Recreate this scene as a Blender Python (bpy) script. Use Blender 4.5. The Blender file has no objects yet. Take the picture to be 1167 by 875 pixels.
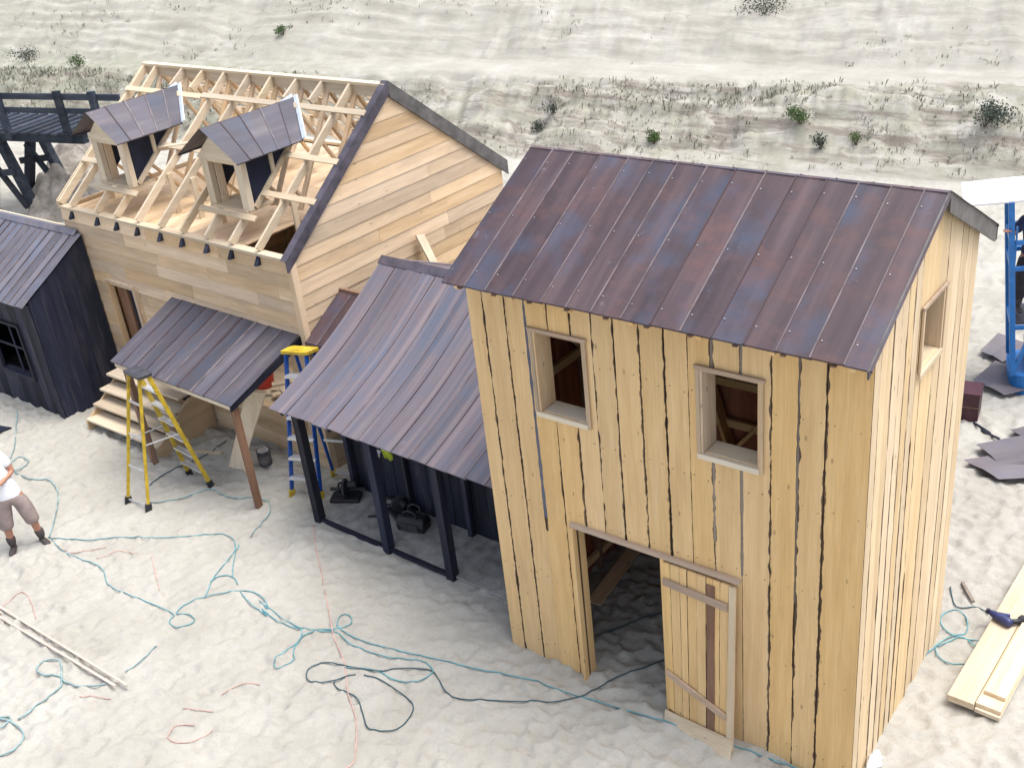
import bpy, bmesh, math, random
import numpy as np
from mathutils import Vector, Matrix
R = random.Random(7)
S = bpy.context.scene
COL = S.collection
rad = math.radians

# ------------------------------------------------------------------ helpers
def V(*a): return Vector(a)

class MB:
    """collects shapes, then links them as ONE mesh object"""
    def __init__(s): s.v = []; s.f = []; s.m = []; s.t = []
    def poly(s, pts, m=0, t=None):
        n = len(s.v); s.v += [tuple(p) for p in pts]
        s.f.append(tuple(range(n, n + len(pts)))); s.m.append(m); s.t.append(R.random() if t is None else t)
    def hexa(s, p, m=0, t=None, side=None):
        """p: 8 corners, 0-3 one face (ccw seen from outside), 4-7 the opposite one"""
        t = R.random() if t is None else t
        n = len(s.v); s.v += [tuple(q) for q in p]
        F = [(0,1,2,3), (7,6,5,4), (0,4,5,1), (1,5,6,2), (2,6,7,3), (3,7,4,0)]
        for i, f in enumerate(F):
            s.f.append(tuple(n + k for k in f)); s.m.append(m if (side is None or i == 0) else side); s.t.append(t)
    def box(s, c, sz, rot=None, m=0, t=None):
        x, y, z = [q / 2 for q in sz]
        P = [V(-x,-y,z), V(x,-y,z), V(x,y,z), V(-x,y,z), V(-x,-y,-z), V(x,-y,-z), V(x,y,-z), V(-x,y,-z)]
        c = Vector(c)
        s.hexa([(rot @ p if rot else p) + c for p in P], m, t)
    def bar(s, p0, p1, w, h, up=(0,0,1), m=0, t=None):
        """w across, h along up"""
        p0, p1 = Vector(p0), Vector(p1); d = (p1 - p0).normalized(); up = Vector(up)
        x = d.cross(up)
        if x.length < 1e-4: x = d.cross(V(0,1,0))
        x.normalize(); u = x.cross(d).normalized(); x *= w/2; u *= h/2
        s.hexa([p0-x+u, p0+x+u, p1+x+u, p1-x+u, p0-x-u, p0+x-u, p1+x-u, p1-x-u], m, t)
    def tube(s, pts, r, n=8, m=0, t=None, closed=False):
        t = R.random() if t is None else t
        pts = [Vector(p) for p in pts]; N = len(pts); b = len(s.v); px = None
        for i, p in enumerate(pts):
            d = (pts[min(i+1, N-1)] - pts[max(i-1, 0)])
            if d.length < 1e-9: d = V(0,0,1)
            d.normalize()
            x = (px - d * px.dot(d)) if px is not None else d.cross(V(0,0,1))
            if x.length < 1e-3: x = d.cross(V(1,0,0))
            x.normalize(); px = x; y = d.cross(x); rr = r[i] if isinstance(r, (list, tuple)) else r
            for k in range(n):
                a = 2*math.pi*k/n; s.v.append(tuple(p + x*(rr*math.cos(a)) + y*(rr*math.sin(a))))
        for i in range(N-1):
            for k in range(n):
                s.f.append((b+i*n+k, b+i*n+(k+1)%n, b+(i+1)*n+(k+1)%n, b+(i+1)*n+k)); s.m.append(m); s.t.append(t)
        s.f.append(tuple(b+k for k in reversed(range(n)))); s.m.append(m); s.t.append(t)
        s.f.append(tuple(b+(N-1)*n+k for k in range(n))); s.m.append(m); s.t.append(t)
    def prism(s, poly, d, m=0, t=None):
        """closed outline extruded by vector d"""
        t = R.random() if t is None else t
        n = len(s.v); k = len(poly); d = Vector(d)
        s.v += [tuple(p) for p in poly]; s.v += [tuple(Vector(p) + d) for p in poly]
        s.f.append(tuple(range(n, n+k))); s.f.append(tuple(reversed(range(n+k, n+2*k))))
        for i in range(k): s.f.append((n+i, n+k+i, n+k+(i+1)%k, n+(i+1)%k))
        s.m += [m]*(k+2); s.t += [t]*(k+2)
    def build(s, name, mats, parent=None, loc=None, rotz=0, smooth=False, bevel=0, fix=True):
        me = bpy.data.meshes.new(name); me.from_pydata(s.v, [], s.f)
        for mt in (mats if isinstance(mats, (list, tuple)) else [mats]): me.materials.append(mt)
        me.polygons.foreach_set('material_index', s.m)
        a = me.attributes.new('tint', 'FLOAT', 'FACE'); a.data.foreach_set('value', s.t)
        if fix:
            bm = bmesh.new(); bm.from_mesh(me); bmesh.ops.recalc_face_normals(bm, faces=bm.faces); bm.to_mesh(me); bm.free()
        if smooth: me.polygons.foreach_set('use_smooth', [True]*len(me.polygons))
        me.update()
        o = bpy.data.objects.new(name, me); COL.objects.link(o)
        if parent is not None: o.parent = parent
        if loc is not None: o.location = loc
        o.rotation_euler.z = rotz
        if bevel:
            b = o.modifiers.new('bevel', 'BEVEL'); b.width = bevel; b.segments = 1; b.limit_method = 'ANGLE'
        return o

def tag(o, label=None, cat=None, group=None, kind=None):
    if label: o['label'] = label
    if cat: o['category'] = cat
    if group: o['group'] = group
    if kind: o['kind'] = kind
    return o
def thing(name, label, cat, loc=(0,0,0), rotz=0, group=None):
    o = bpy.data.objects.new(name, None); COL.objects.link(o); o.empty_display_size = .2
    o.location = loc; o.rotation_euler.z = rotz
    return tag(o, label, cat, group)

# ------------------------------------------------------------------ noise
_T = np.random.RandomState(3).rand(256, 256)
def vn(x, y, seed=0):
    x = np.asarray(x, float) + seed*17.31; y = np.asarray(y, float) + seed*9.77
    xi = np.floor(x).astype(int); yi = np.floor(y).astype(int); fx = x-xi; fy = y-yi
    fx = fx*fx*(3-2*fx); fy = fy*fy*(3-2*fy)
    g = lambda a, b: _T[a & 255, b & 255]
    return (g(xi,yi)*(1-fx)+g(xi+1,yi)*fx)*(1-fy) + (g(xi,yi+1)*(1-fx)+g(xi+1,yi+1)*fx)*fy
def fbm(x, y, o=4, seed=0):
    s = 0; a = .5; n = 0
    for i in range(o):
        s = s + a*vn(x, y, seed+i*3); n += a; x = x*2.03; y = y*2.03; a *= .5
    return s/n

# ------------------------------------------------------------------ materials
def nt(name):
    m = bpy.data.materials.new(name); m.use_nodes = True; t = m.node_tree
    b = t.nodes['Principled BSDF']
    def N(kind, **kw):
        n = t.nodes.new(kind)
        for k, v in kw.items():
            if k in n.inputs.keys(): n.inputs[k].default_value = v
            else: setattr(n, k, v)
        return n
    return m, t, b, N, t.links.new
def ramp(N, stops):
    r = N('ShaderNodeValToRGB'); e = r.color_ramp.elements
    while len(e) < len(stops): e.new(.5)
    for q, (p, c) in zip(e, stops): q.position = p; q.color = (*c, 1) if len(c) == 3 else c
    return r
def mixc(N, L, fac, a, b, mode='MIX'):
    n = N('ShaderNodeMix', data_type='RGBA', blend_type=mode)
    for i, q in ((0, fac), (6, a), (7, b)):
        if hasattr(q, 'links'): L(q, n.inputs[i])
        else: n.inputs[i].default_value = q if i == 0 else (*q, 1)
    return n.outputs[2]

def wood(name, a, b, c, axis='z', rough=.78, knots=1.0, stain=(.2,.16,.13), stain_amt=.35, var=(.82,1.12), spec=.25, satv=(.86,1.08)):
    m, t, P, N, L = nt(name)
    tc = N('ShaderNodeTexCoord'); at = N('ShaderNodeAttribute', attribute_name='tint')
    off = N('ShaderNodeVectorMath', operation='SCALE'); off.inputs[0].default_value = (43.7, 91.3, 67.1); L(at.outputs['Fac'], off.inputs['Scale'])
    add = N('ShaderNodeVectorMath', operation='ADD'); L(tc.outputs['Object'], add.inputs[0]); L(off.outputs[0], add.inputs[1])
    def mapped(lo, hi):
        mp = N('ShaderNodeMapping'); s = [hi]*3; s['xyz'.index(axis)] = lo; mp.inputs['Scale'].default_value = s
        L(add.outputs[0], mp.inputs[0]); return mp.outputs[0]
    n1 = N('ShaderNodeTexNoise', Scale=1., Detail=4., Roughness=.6); L(mapped(.7, 9), n1.inputs['Vector'])
    n2 = N('ShaderNodeTexNoise', Scale=1., Detail=3., Roughness=.7); L(mapped(2.2, 70), n2.inputs['Vector'])
    r1 = ramp(N, [(.25, a), (.55, b), (.8, c)]); L(n1.outputs['Fac'], r1.inputs[0])
    col = mixc(N, L, .35, r1.outputs[0], ramp_g(N, L, n2, .3, .7), 'MULTIPLY')
    vo = N('ShaderNodeTexVoronoi', Scale=1., feature='F1'); L(mapped(2.6, 6.5), vo.inputs['Vector'])
    kr = ramp(N, [(.025, (1,1,1)), (.095, (0,0,0))]); L(vo.outputs['Distance'], kr.inputs[0])
    km = N('ShaderNodeMath', operation='MULTIPLY'); L(kr.outputs[0], km.inputs[0]); km.inputs[1].default_value = .7*knots
    col = mixc(N, L, km.outputs[0], col, tuple(q*.3 for q in a))
    n3 = N('ShaderNodeTexNoise', Scale=1., Detail=4., Roughness=.65); L(mapped(1.0, 3.2), n3.inputs['Vector'])
    sr = ramp(N, [(.52, (0,0,0)), (.75, (1,1,1))]); L(n3.outputs['Fac'], sr.inputs[0])
    sm = N('ShaderNodeMath', operation='MULTIPLY'); L(sr.outputs[0], sm.inputs[0]); sm.inputs[1].default_value = stain_amt
    col = mixc(N, L, sm.outputs[0], col, stain)
    # each board its own tone
    mr = N('ShaderNodeMapRange'); mr.inputs['To Min'].default_value = var[0]; mr.inputs['To Max'].default_value = var[1]; L(at.outputs['Fac'], mr.inputs['Value'])
    hs = N('ShaderNodeHueSaturation'); L(col, hs.inputs['Color']); L(mr.outputs[0], hs.inputs['Value'])
    f2 = N('ShaderNodeMath', operation='MULTIPLY'); L(at.outputs['Fac'], f2.inputs[0]); f2.inputs[1].default_value = 7.31
    f3 = N('ShaderNodeMath', operation='FRACT'); L(f2.outputs[0], f3.inputs[0])
    m2 = N('ShaderNodeMapRange'); m2.inputs['To Min'].default_value = satv[0]; m2.inputs['To Max'].default_value = satv[1]; L(f3.outputs[0], m2.inputs['Value']); L(m2.outputs[0], hs.inputs['Saturation'])
    L(hs.outputs[0], P.inputs['Base Color']); P.inputs['Roughness'].default_value = rough; P.inputs['Specular IOR Level'].default_value = spec
    bp = N('ShaderNodeBump', Strength=.25, Distance=.01); L(n2.outputs['Fac'], bp.inputs['Height']); L(bp.outputs[0], P.inputs['Normal'])
    return m
def ramp_g(N, L, n, lo, hi):
    r = ramp(N, [(lo, (.55,.5,.45)), (hi, (1,1,1))]); L(n.outputs['Fac'], r.inputs[0]); return r.outputs[0]

PINE = ((.68,.445,.205), (.78,.535,.26), (.82,.605,.335))
PALE = ((.55,.44,.30), (.67,.555,.40), (.75,.65,.50))
HOUS = ((.58,.41,.25), (.70,.515,.325), (.77,.61,.425))
W = {}
for ax in 'xyz':
    W['pine_'+ax] = wood('pine_boards_'+ax, *PINE, axis=ax, stain=(.42,.26,.13), stain_amt=.25, var=(.92,1.05), satv=(.93,1.06))
    W['pale_'+ax] = wood('pale_lumber_'+ax, *PALE, axis=ax, stain=(.42,.3,.2), stain_amt=.25, knots=.6)
    W['house_'+ax] = wood('house_siding_'+ax, *HOUS, axis=ax, stain=(.36,.27,.20), stain_amt=.5, var=(.76,1.13), satv=(.8,1.1))
    W['dark_'+ax] = wood('dark_stained_wood_'+ax, (.010,.012,.026), (.020,.023,.042), (.05,.05,.072), axis=ax, stain=(.10,.09,.095), stain_amt=.4, knots=.2, var=(.6,1.5), rough=.7)
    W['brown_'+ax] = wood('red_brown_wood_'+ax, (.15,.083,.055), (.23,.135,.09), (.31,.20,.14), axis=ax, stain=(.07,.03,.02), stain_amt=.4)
W['pineside_z'] = wood('pale_pine_boards', (.60,.445,.26), (.72,.55,.335), (.78,.635,.42), axis='z', stain=(.45,.29,.17), stain_amt=.35, var=(.90,1.06))
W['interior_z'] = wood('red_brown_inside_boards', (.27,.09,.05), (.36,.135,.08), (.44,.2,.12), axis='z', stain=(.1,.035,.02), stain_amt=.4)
W['sill_x'] = wood('brightened_sill_board', (.66,.55,.39), (.78,.68,.52), (.84,.76,.62), axis='x', stain=(.55,.42,.28), stain_amt=.25)  # sill colour lightened so it looks lit despite the deep reveal
W['bark'] = wood('bark_edge', (.07,.045,.03), (.14,.09,.058), (.26,.175,.115), axis='z', stain=(.02,.014,.012), stain_amt=.5, var=(.5,1.3))
W['bluegrey'] = wood('blue_grey_strip', (.10,.11,.16), (.16,.17,.23), (.22,.22,.27), axis='z', stain=(.08,.08,.1))
W['grey'] = wood('weathered_grey_wood', (.2,.165,.14), (.29,.24,.2), (.36,.31,.26), axis='z', stain=(.12,.1,.09))
W['grey_x'] = wood('weathered_grey_wood_x', (.36,.26,.185), (.48,.36,.265), (.56,.44,.335), axis='x', stain=(.16,.13,.12))
W['grey_z2'] = wood('weathered_casing', (.42,.31,.20), (.55,.42,.28), (.64,.51,.36), axis='z', stain=(.16,.13,.12), stain_amt=.5)
W['bridge'] = wood('bridge_timber', (.016,.022,.036), (.03,.038,.055), (.055,.064,.082), axis='x', stain=(.09,.09,.1), stain_amt=.4, knots=.1, var=(.6,1.5))

def roofmetal(name, cols, axis_s, blue=(.05,.085,.17), blue_amt=.45, rust=(.16,.075,.06), rust_amt=.35, rough=.5, spec=.4, streak=1., var=(.7,1.3), scuff=.25, along=.45, across=5.):
    m, t, P, N, L = nt(name)
    tc = N('ShaderNodeTexCoord'); at = N('ShaderNodeAttribute', attribute_name='tint')
    off = N('ShaderNodeVectorMath', operation='SCALE'); off.inputs[0].default_value = (13.7, 31.3, 7.1); L(at.outputs['Fac'], off.inputs['Scale'])
    add = N('ShaderNodeVectorMath', operation='ADD'); L(tc.outputs['Object'], add.inputs[0]); L(off.outputs[0], add.inputs[1])
    def noise(sc, det, vec, rg=.6):
        mp = N('ShaderNodeMapping'); mp.inputs['Scale'].default_value = vec; L(add.outputs[0], mp.inputs[0])
        n = N('ShaderNodeTexNoise', Scale=sc, Detail=det, Roughness=rg); L(mp.outputs[0], n.inputs['Vector']); return n.outputs['Fac']
    st = [across]*3
    for k in axis_s: st['xyz'.index(k)] = along
    a = noise(1.0*streak, 5, st)
    r = ramp(N, [(.28, cols[0]), (.5, cols[1]), (.72, cols[2])]); L(a, r.inputs[0]); col = r.outputs[0]
    bl = ramp(N, [(.5, (0,0,0)), (.66, (1,1,1))]); L(noise(1.5, 4, (1,.8,.8)), bl.inputs[0])
    f = N('ShaderNodeMath', operation='MULTIPLY'); L(bl.outputs[0], f.inputs[0]); f.inputs[1].default_value = blue_amt
    col = mixc(N, L, f.outputs[0], col, blue)
    rr = ramp(N, [(.52, (0,0,0)), (.68, (1,1,1))]); L(noise(2.6, 6, (1,1.3,1.7), .7), rr.inputs[0])
    f = N('ShaderNodeMath', operation='MULTIPLY'); L(rr.outputs[0], f.inputs[0]); f.inputs[1].default_value = rust_amt
    col = mixc(N, L, f.outputs[0], col, rust)
    sc = ramp(N, [(.62, (0,0,0)), (.72, (1,1,1))]); L(noise(4.5, 8, (1,1,1), .75), sc.inputs[0])
    f = N('ShaderNodeMath', operation='MULTIPLY'); L(sc.outputs[0], f.inputs[0]); f.inputs[1].default_value = scuff
    col = mixc(N, L, f.outputs[0], col, (.27,.27,.31))
    mr = N('ShaderNodeMapRange'); mr.inputs['To Min'].default_value = var[0]; mr.inputs['To Max'].default_value = var[1]; L(at.outputs['Fac'], mr.inputs['Value'])
    hs = N('ShaderNodeHueSaturation'); L(col, hs.inputs['Color']); L(mr.outputs[0], hs.inputs['Value'])
    L(hs.outputs[0], P.inputs['Base Color']); P.inputs['Specular IOR Level'].default_value = spec
    rm = N('ShaderNodeMapRange'); rm.inputs['To Min'].default_value = rough-.12; rm.inputs['To Max'].default_value = rough+.2; L(a, rm.inputs['Value']); L(rm.outputs[0], P.inputs['Roughness'])
    bp = N('ShaderNodeBump', Strength=.12, Distance=.02); L(a, bp.inputs['Height']); L(bp.outputs[0], P.inputs['Normal'])
    return m
M = {}
M['roof_tower'] = roofmetal('rusty_roof_sheet', ((.036,.024,.030), (.062,.040,.047), (.108,.072,.077)), 'yz', blue=(.048,.072,.125), blue_amt=.55, rust=(.12,.058,.05), rust_amt=.5, scuff=.35, var=(.8,1.2))
M['roof_lean'] = roofmetal('blue_purple_roof_sheet', ((.082,.084,.112), (.125,.11,.13), (.205,.165,.168)), 'yz', blue=(.065,.11,.18), blue_amt=.35, rust=(.16,.10,.092), rust_amt=.3, rough=.42, var=(.88,1.12), streak=1.3, along=.16, across=8.)
M['roof_porch'] = roofmetal('slate_blue_roof_sheet', ((.045,.045,.06), (.075,.068,.085), (.125,.112,.125)), 'yz', blue=(.05,.075,.12), rust=(.095,.058,.055), rust_amt=.3, var=(.85,1.15))
M['roof_shed'] = roofmetal('grey_blue_roof_sheet', ((.075,.076,.098), (.112,.107,.13), (.16,.15,.172)), 'yz', blue=(.13,.16,.23), rust=(.19,.15,.15), var=(.85,1.15))
M['sheet_ground'] = roofmetal('loose_roof_sheet', ((.085,.075,.085), (.12,.105,.115), (.16,.145,.155)), 'xy', blue_amt=.2, rust_amt=.2, var=(.9,1.1))

def plain(name, c, rough=.6, metal=0, spec=.5, var=.12, nscale=8.):
    m, t, P, N, L = nt(name)
    tc = N('ShaderNodeTexCoord'); n = N('ShaderNodeTexNoise', Scale=nscale, Detail=5., Roughness=.65); L(tc.outputs['Object'], n.inputs['Vector'])
    r = ramp(N, [(.3, tuple(q*(1-var*1.8) for q in c)), (.7, tuple(min(1, q*(1+var)) for q in c))]); L(n.outputs['Fac'], r.inputs[0]); L(r.outputs[0], P.inputs['Base Color'])
    P.inputs['Roughness'].default_value = rough; P.inputs['Metallic'].default_value = metal; P.inputs['Specular IOR Level'].default_value = spec
    return m
M['screw'] = plain('zinc_screw', (.4,.4,.42), .4, .6)
M['seam'] = plain('seam_lip_glint', (.16,.13,.135), .42, var=.3, nscale=4.)  # paler than most sheets: sky glint on the lips painted as colour
M['seam_dark'] = plain('seam_dark_lip', (.05,.03,.035), .6)
M['flash'] = plain('galvanised_flashing', (.62,.70,.80), .4, .2)
M['fascia'] = plain('grey_metal_fascia', (.12,.112,.11), .5, 0, .4, .3, 5.)
M['cap'] = plain('purple_grey_cap', (.075,.066,.085), .5, 0, .4, .3, 5.)
M['nail'] = plain('rusty_nail', (.12,.07,.045), .7)
M['slab'] = plain('dusty_grey_floor', (.33,.32,.30), .9, 0, .2, .25, 6.)
M['battenpale'] = plain('faded_batten', (.52,.43,.37), .8, 0, .2, .12, 12.)
M['tarp'] = plain('dark_blue_membrane', (.012,.016,.035), .65, 0, .3, .3, 4.)
M['yellow'] = plain('yellow_fibreglass', (.52,.36,.025), .45, var=.25)
M['blue'] = plain('blue_fibreglass', (.012,.075,.33), .45, var=.2)
M['alu'] = plain('aluminium', (.62,.63,.66), .4, .5)
M['black'] = plain('black_plastic', (.016,.016,.02), .5, var=.3)
M['darkgrey'] = plain('dark_grey_plastic', (.05,.05,.06), .5, var=.3)
M['teal'] = plain('teal_hose_rubber', (.10,.31,.36), .5, var=.3)
M['greyteal'] = plain('grey_teal_hose_rubber', (.24,.36,.37), .6, var=.3)
M['blackcable'] = plain('dark_cable_rubber', (.02,.07,.09), .5)
M['pink'] = plain('faded_red_string', (.56,.34,.29), .8, var=.2)
M['red'] = plain('red_plastic', (.42,.035,.02), .5)
M['white'] = plain('white_board', (.82,.83,.84), .5, var=.03)
M['whitewrap'] = plain('white_plastic_wrap', (.8,.82,.84), .4, var=.08)
M['navytool'] = plain('navy_tool_body', (.03,.04,.13), .45, var=.3)
M['liftblue'] = plain('blue_lift_paint', (.015,.17,.50), .4, var=.15)
M['maroon'] = plain('dark_maroon_paint', (.055,.012,.022), .5, var=.3)
M['lime'] = plain('lime_fabric', (.45,.55,.03), .7)
M['skin'] = plain('skin', (.42,.2,.13), .55, var=.06)
M['hair'] = plain('dark_hair', (.02,.014,.01), .7)
M['tee'] = plain('white_cotton', (.80,.82,.86), .85, var=.05, nscale=5)
M['shorts'] = plain('grey_brown_cotton', (.27,.215,.20), .9, var=.15, nscale=9)
M['navy'] = plain('navy_cotton', (.018,.026,.075), .9, var=.2)
M['trousers'] = plain('dark_trousers', (.03,.028,.032), .9, var=.2)
M['shoe'] = plain('dark_shoe', (.05,.042,.04), .7, var=.2)
M['sock'] = plain('dark_sock', (.075,.06,.06), .9)
M['capcloth'] = plain('grey_cap_cloth', (.3,.32,.34), .9)
def leafmat(name, a, b, c):
    m, t, P, N, L = nt(name)
    at = N('ShaderNodeAttribute', attribute_name='tint'); r = ramp(N, [(0, a), (.5, b), (1, c)]); L(at.outputs['Fac'], r.inputs[0])
    L(r.outputs[0], P.inputs['Base Color']); P.inputs['Roughness'].default_value = .8; P.inputs['Specular IOR Level'].default_value = .2
    return m
M['scrub'] = leafmat('dry_scrub', (.15,.155,.12), (.24,.24,.19), (.36,.345,.28))
M['leaf'] = leafmat('shrub_leaf', (.035,.065,.022), (.06,.105,.03), (.115,.15,.06))
M['leafdark'] = leafmat('dark_shrub_leaf', (.03,.042,.035), (.055,.07,.055), (.1,.11,.085))
M['twig'] = plain('twig', (.11,.085,.06), .9)
# ------------------------------------------------------------------ the ground: one (x, t) sheet, t = metres beyond the foot of the bank
FT = (16.3, .147, .989)
def foot_y(x, t): return t/FT[2] + FT[0] + FT[1]*x
def to_t(x, y): return (y - FT[0] - FT[1]*x)*FT[2]
def grade(a, b, r, n):
    s = [b]; d = r
    while s[-1] > a: s.append(s[-1]-d); d *= 1.35
    return s[::-1][:-1]
xs = np.array(grade(-400, -48, .5, 0) + list(np.arange(-48, -15, .11)) + list(np.arange(-15, 8, .036)) + [8-(-q) for q in [0]] + list(8+np.cumsum(.05*1.3**np.arange(30))))
ts = np.array(grade(-400, -22.6, .1, 0) + list(np.arange(-22.6, -7, .036)) + list(np.arange(-7, 0, .07)) + [0.] + list(np.arange(.08, 9, .08)) + list(9+np.cumsum(.1*1.2**np.arange(36))))
X, T = np.meshgrid(xs, ts); Y = foot_y(X, T)
def sstep(a, b, x): q = np.clip((x-a)/(b-a), 0, 1); return q*q*(3-2*q)
wob = (fbm(X*.22, T*.05+4, 3, 5)-.5)*1.3*sstep(-1.5, 1.5, T) + (fbm(X*.9, T*.35, 3, 6)-.5)*.45*sstep(0, 1, T)
TT = T + wob
Z = np.interp(TT, [-999, -.35, 0, .35, 2.0, 2.55, 3.0, 3.75, 24, 40, 999], [0, 0, .04, .22, 1.22, 1.48, 1.55, 1.60, 12.5, 14, 14.])
Z += .9*sstep(12, 60, T)*(fbm(X*.05, T*.05, 3, 2)-.5)*4
onb = sstep(.1, .9, TT)*(1-sstep(2.3, 2.7, TT)) + sstep(3.6, 4.4, TT)
gul = fbm(X*1.5+T*.5, T*.55, 4, 11); rid = 1-np.abs(2*fbm(X*.22, T*2.4, 3, 21)-1)
Z += onb*((gul-.5)*.42 + (rid-.7)*.34)*(1-.5*sstep(3.4, 4.5, TT))
Z += sstep(1.6, 2.0, TT)*(1-sstep(2.0, 2.5, TT))*(fbm(X*.8, T, 3, 31)-.4)*.25           # worn lip of the terrace
Z += (fbm(X*3.1, T*3.1, 3, 41)-.5)*.06*sstep(-.2, .5, T)
# flat site: soft swells, wheel ruts along the track, footprints
flat = 1-sstep(-.6, .2, T)
Z += flat*((fbm(X*.5, Y*.5, 3, 51)-.5)*.10 + (fbm(X*2.3, Y*2.3, 3, 52)-.5)*.022 + (fbm(X*9, Y*9, 3, 53)-.5)*.016)
road = sstep(-9.5, -7.5, T)*(1-sstep(-.8, -.2, T))
Z += road*((vn(X*.12, T*2.6, 61)-.5)*.12 + (vn(X*.3, T*6, 62)-.5)*.05)
rs = np.random.RandomState(11)
def prints(n, x0, x1, t0, t1, lmin, lmax, dmin, dmax):
    for _ in range(n):
        cx, ct = rs.uniform(x0, x1), rs.uniform(t0, t1); a = rs.uniform(0, math.pi); l = rs.uniform(lmin, lmax); w = l*rs.uniform(.42, .75); d = rs.uniform(dmin, dmax)
        i0, i1 = np.searchsorted(xs, [cx-1.8*l, cx+1.8*l]); j0, j1 = np.searchsorted(ts, [ct-1.8*l, ct+1.8*l])
        if i1-i0 < 3 or j1-j0 < 3: continue
        dx = X[j0:j1, i0:i1]-cx; dt = T[j0:j1, i0:i1]-ct
        u = (dx*math.cos(a)+dt*math.sin(a))/l; v = (-dx*math.sin(a)+dt*math.cos(a))/w
        q = u*u+v*v
        Z[j0:j1, i0:i1] += d*(-1.15*np.exp(-(q*1.2)**2.4) + .24*np.exp(-(np.sqrt(q)-1.25)**2*6))
def cells(x, y, size, seed, r=.9):
    u, v = x/size, y/size; iu, iv = np.floor(u).astype(int), np.floor(v).astype(int); f1 = np.full(u.shape, 9.); f2 = f1.copy(); dep = np.zeros(u.shape)
    for du in (-1, 0, 1):
        for dv in (-1, 0, 1):
            a, b = (iu+du) & 255, (iv+dv) & 255
            px = iu+du+.5+(_T[a, (b+seed*7) & 255]-.5)*r; py = iv+dv+.5+(_T[(a+91+seed) & 255, b]-.5)*r; w = .75+.5*_T[(a+31) & 255, (b+57+seed) & 255]
            d = np.sqrt((u-px)**2+(v-py)**2)/w; m = d < f1
            f2 = np.where(m, f1, np.minimum(f2, d)); dep = np.where(m, _T[(a+13) & 255, (b+seed) & 255], dep); f1 = np.where(m, d, f1)
    return f1, f2, dep
j_ = (ts > -23.5) & (ts < .0); i_ = (xs > -36) & (xs < 12); sl_ = np.ix_(j_, i_); cx_, cy_ = X[sl_], Y[sl_]
wx_, wy_ = cx_+.06*(fbm(cx_*4, cy_*4, 2, 71)-.5)*2, cy_+.06*(fbm(cx_*4, cy_*4, 2, 73)-.5)*2
near = 1-sstep(-9.5, -6.5, T[sl_])*.45
tram = .6+.4*sstep(.38, .58, fbm(cx_*.55, cy_*.55, 3, 75))
for size, dp, sd in ((.19, .060, 1), (.115, .030, 2)):
    f1, f2, dep = cells(wx_, wy_*1.25, size, sd)
    Z[sl_] += near*tram*dp*(.35+.9*dep)*(np.clip(f1/.66, 0, 1)**2.3-.45)
prints(3500, -15, 8, -22.5, -7, .045, .10, .012, .034)
prints(1800, -15, 8, -7, -.5, .10, .2, .02, .05)
prints(1500, -34, -15, -12, -.5, .14, .25, .02, .05)
def gh(x, y):
    t = to_t(x, y); i = int(np.clip(np.searchsorted(xs, x)-1, 0, len(xs)-2)); j = int(np.clip(np.searchsorted(ts, t)-1, 0, len(ts)-2))
    a = (x-xs[i])/(xs[i+1]-xs[i]); b = (t-ts[j])/(ts[j+1]-ts[j])
    return float((Z[j,i]*(1-a)+Z[j,i+1]*a)*(1-b) + (Z[j+1,i]*(1-a)+Z[j+1,i+1]*a)*b)
def sheet(name, j0, j1, mat):
    x, y, z = X[j0:j1], Y[j0:j1], Z[j0:j1]; h, w = x.shape
    me = bpy.data.meshes.new(name); me.vertices.add(h*w)
    me.vertices.foreach_set('co', np.stack([x, y, z], -1).astype(np.float32).ravel())
    k = (np.arange(h-1)[:, None]*w + np.arange(w-1)[None]).ravel()
    q = np.stack([k, k+1, k+w+1, k+w], -1).astype(np.int32); n = len(q)
    me.loops.add(n*4); me.loops.foreach_set('vertex_index', q.ravel()); me.polygons.add(n)
    me.polygons.foreach_set('loop_start', np.arange(0, 4*n, 4, dtype=np.int32)); me.polygons.foreach_set('loop_total', np.full(n, 4, np.int32))
    me.polygons.foreach_set('use_smooth', np.ones(n, bool)); me.update(calc_edges=True); me.validate()
    me.materials.append(mat); o = bpy.data.objects.new(name, me); COL.objects.link(o); return o
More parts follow.
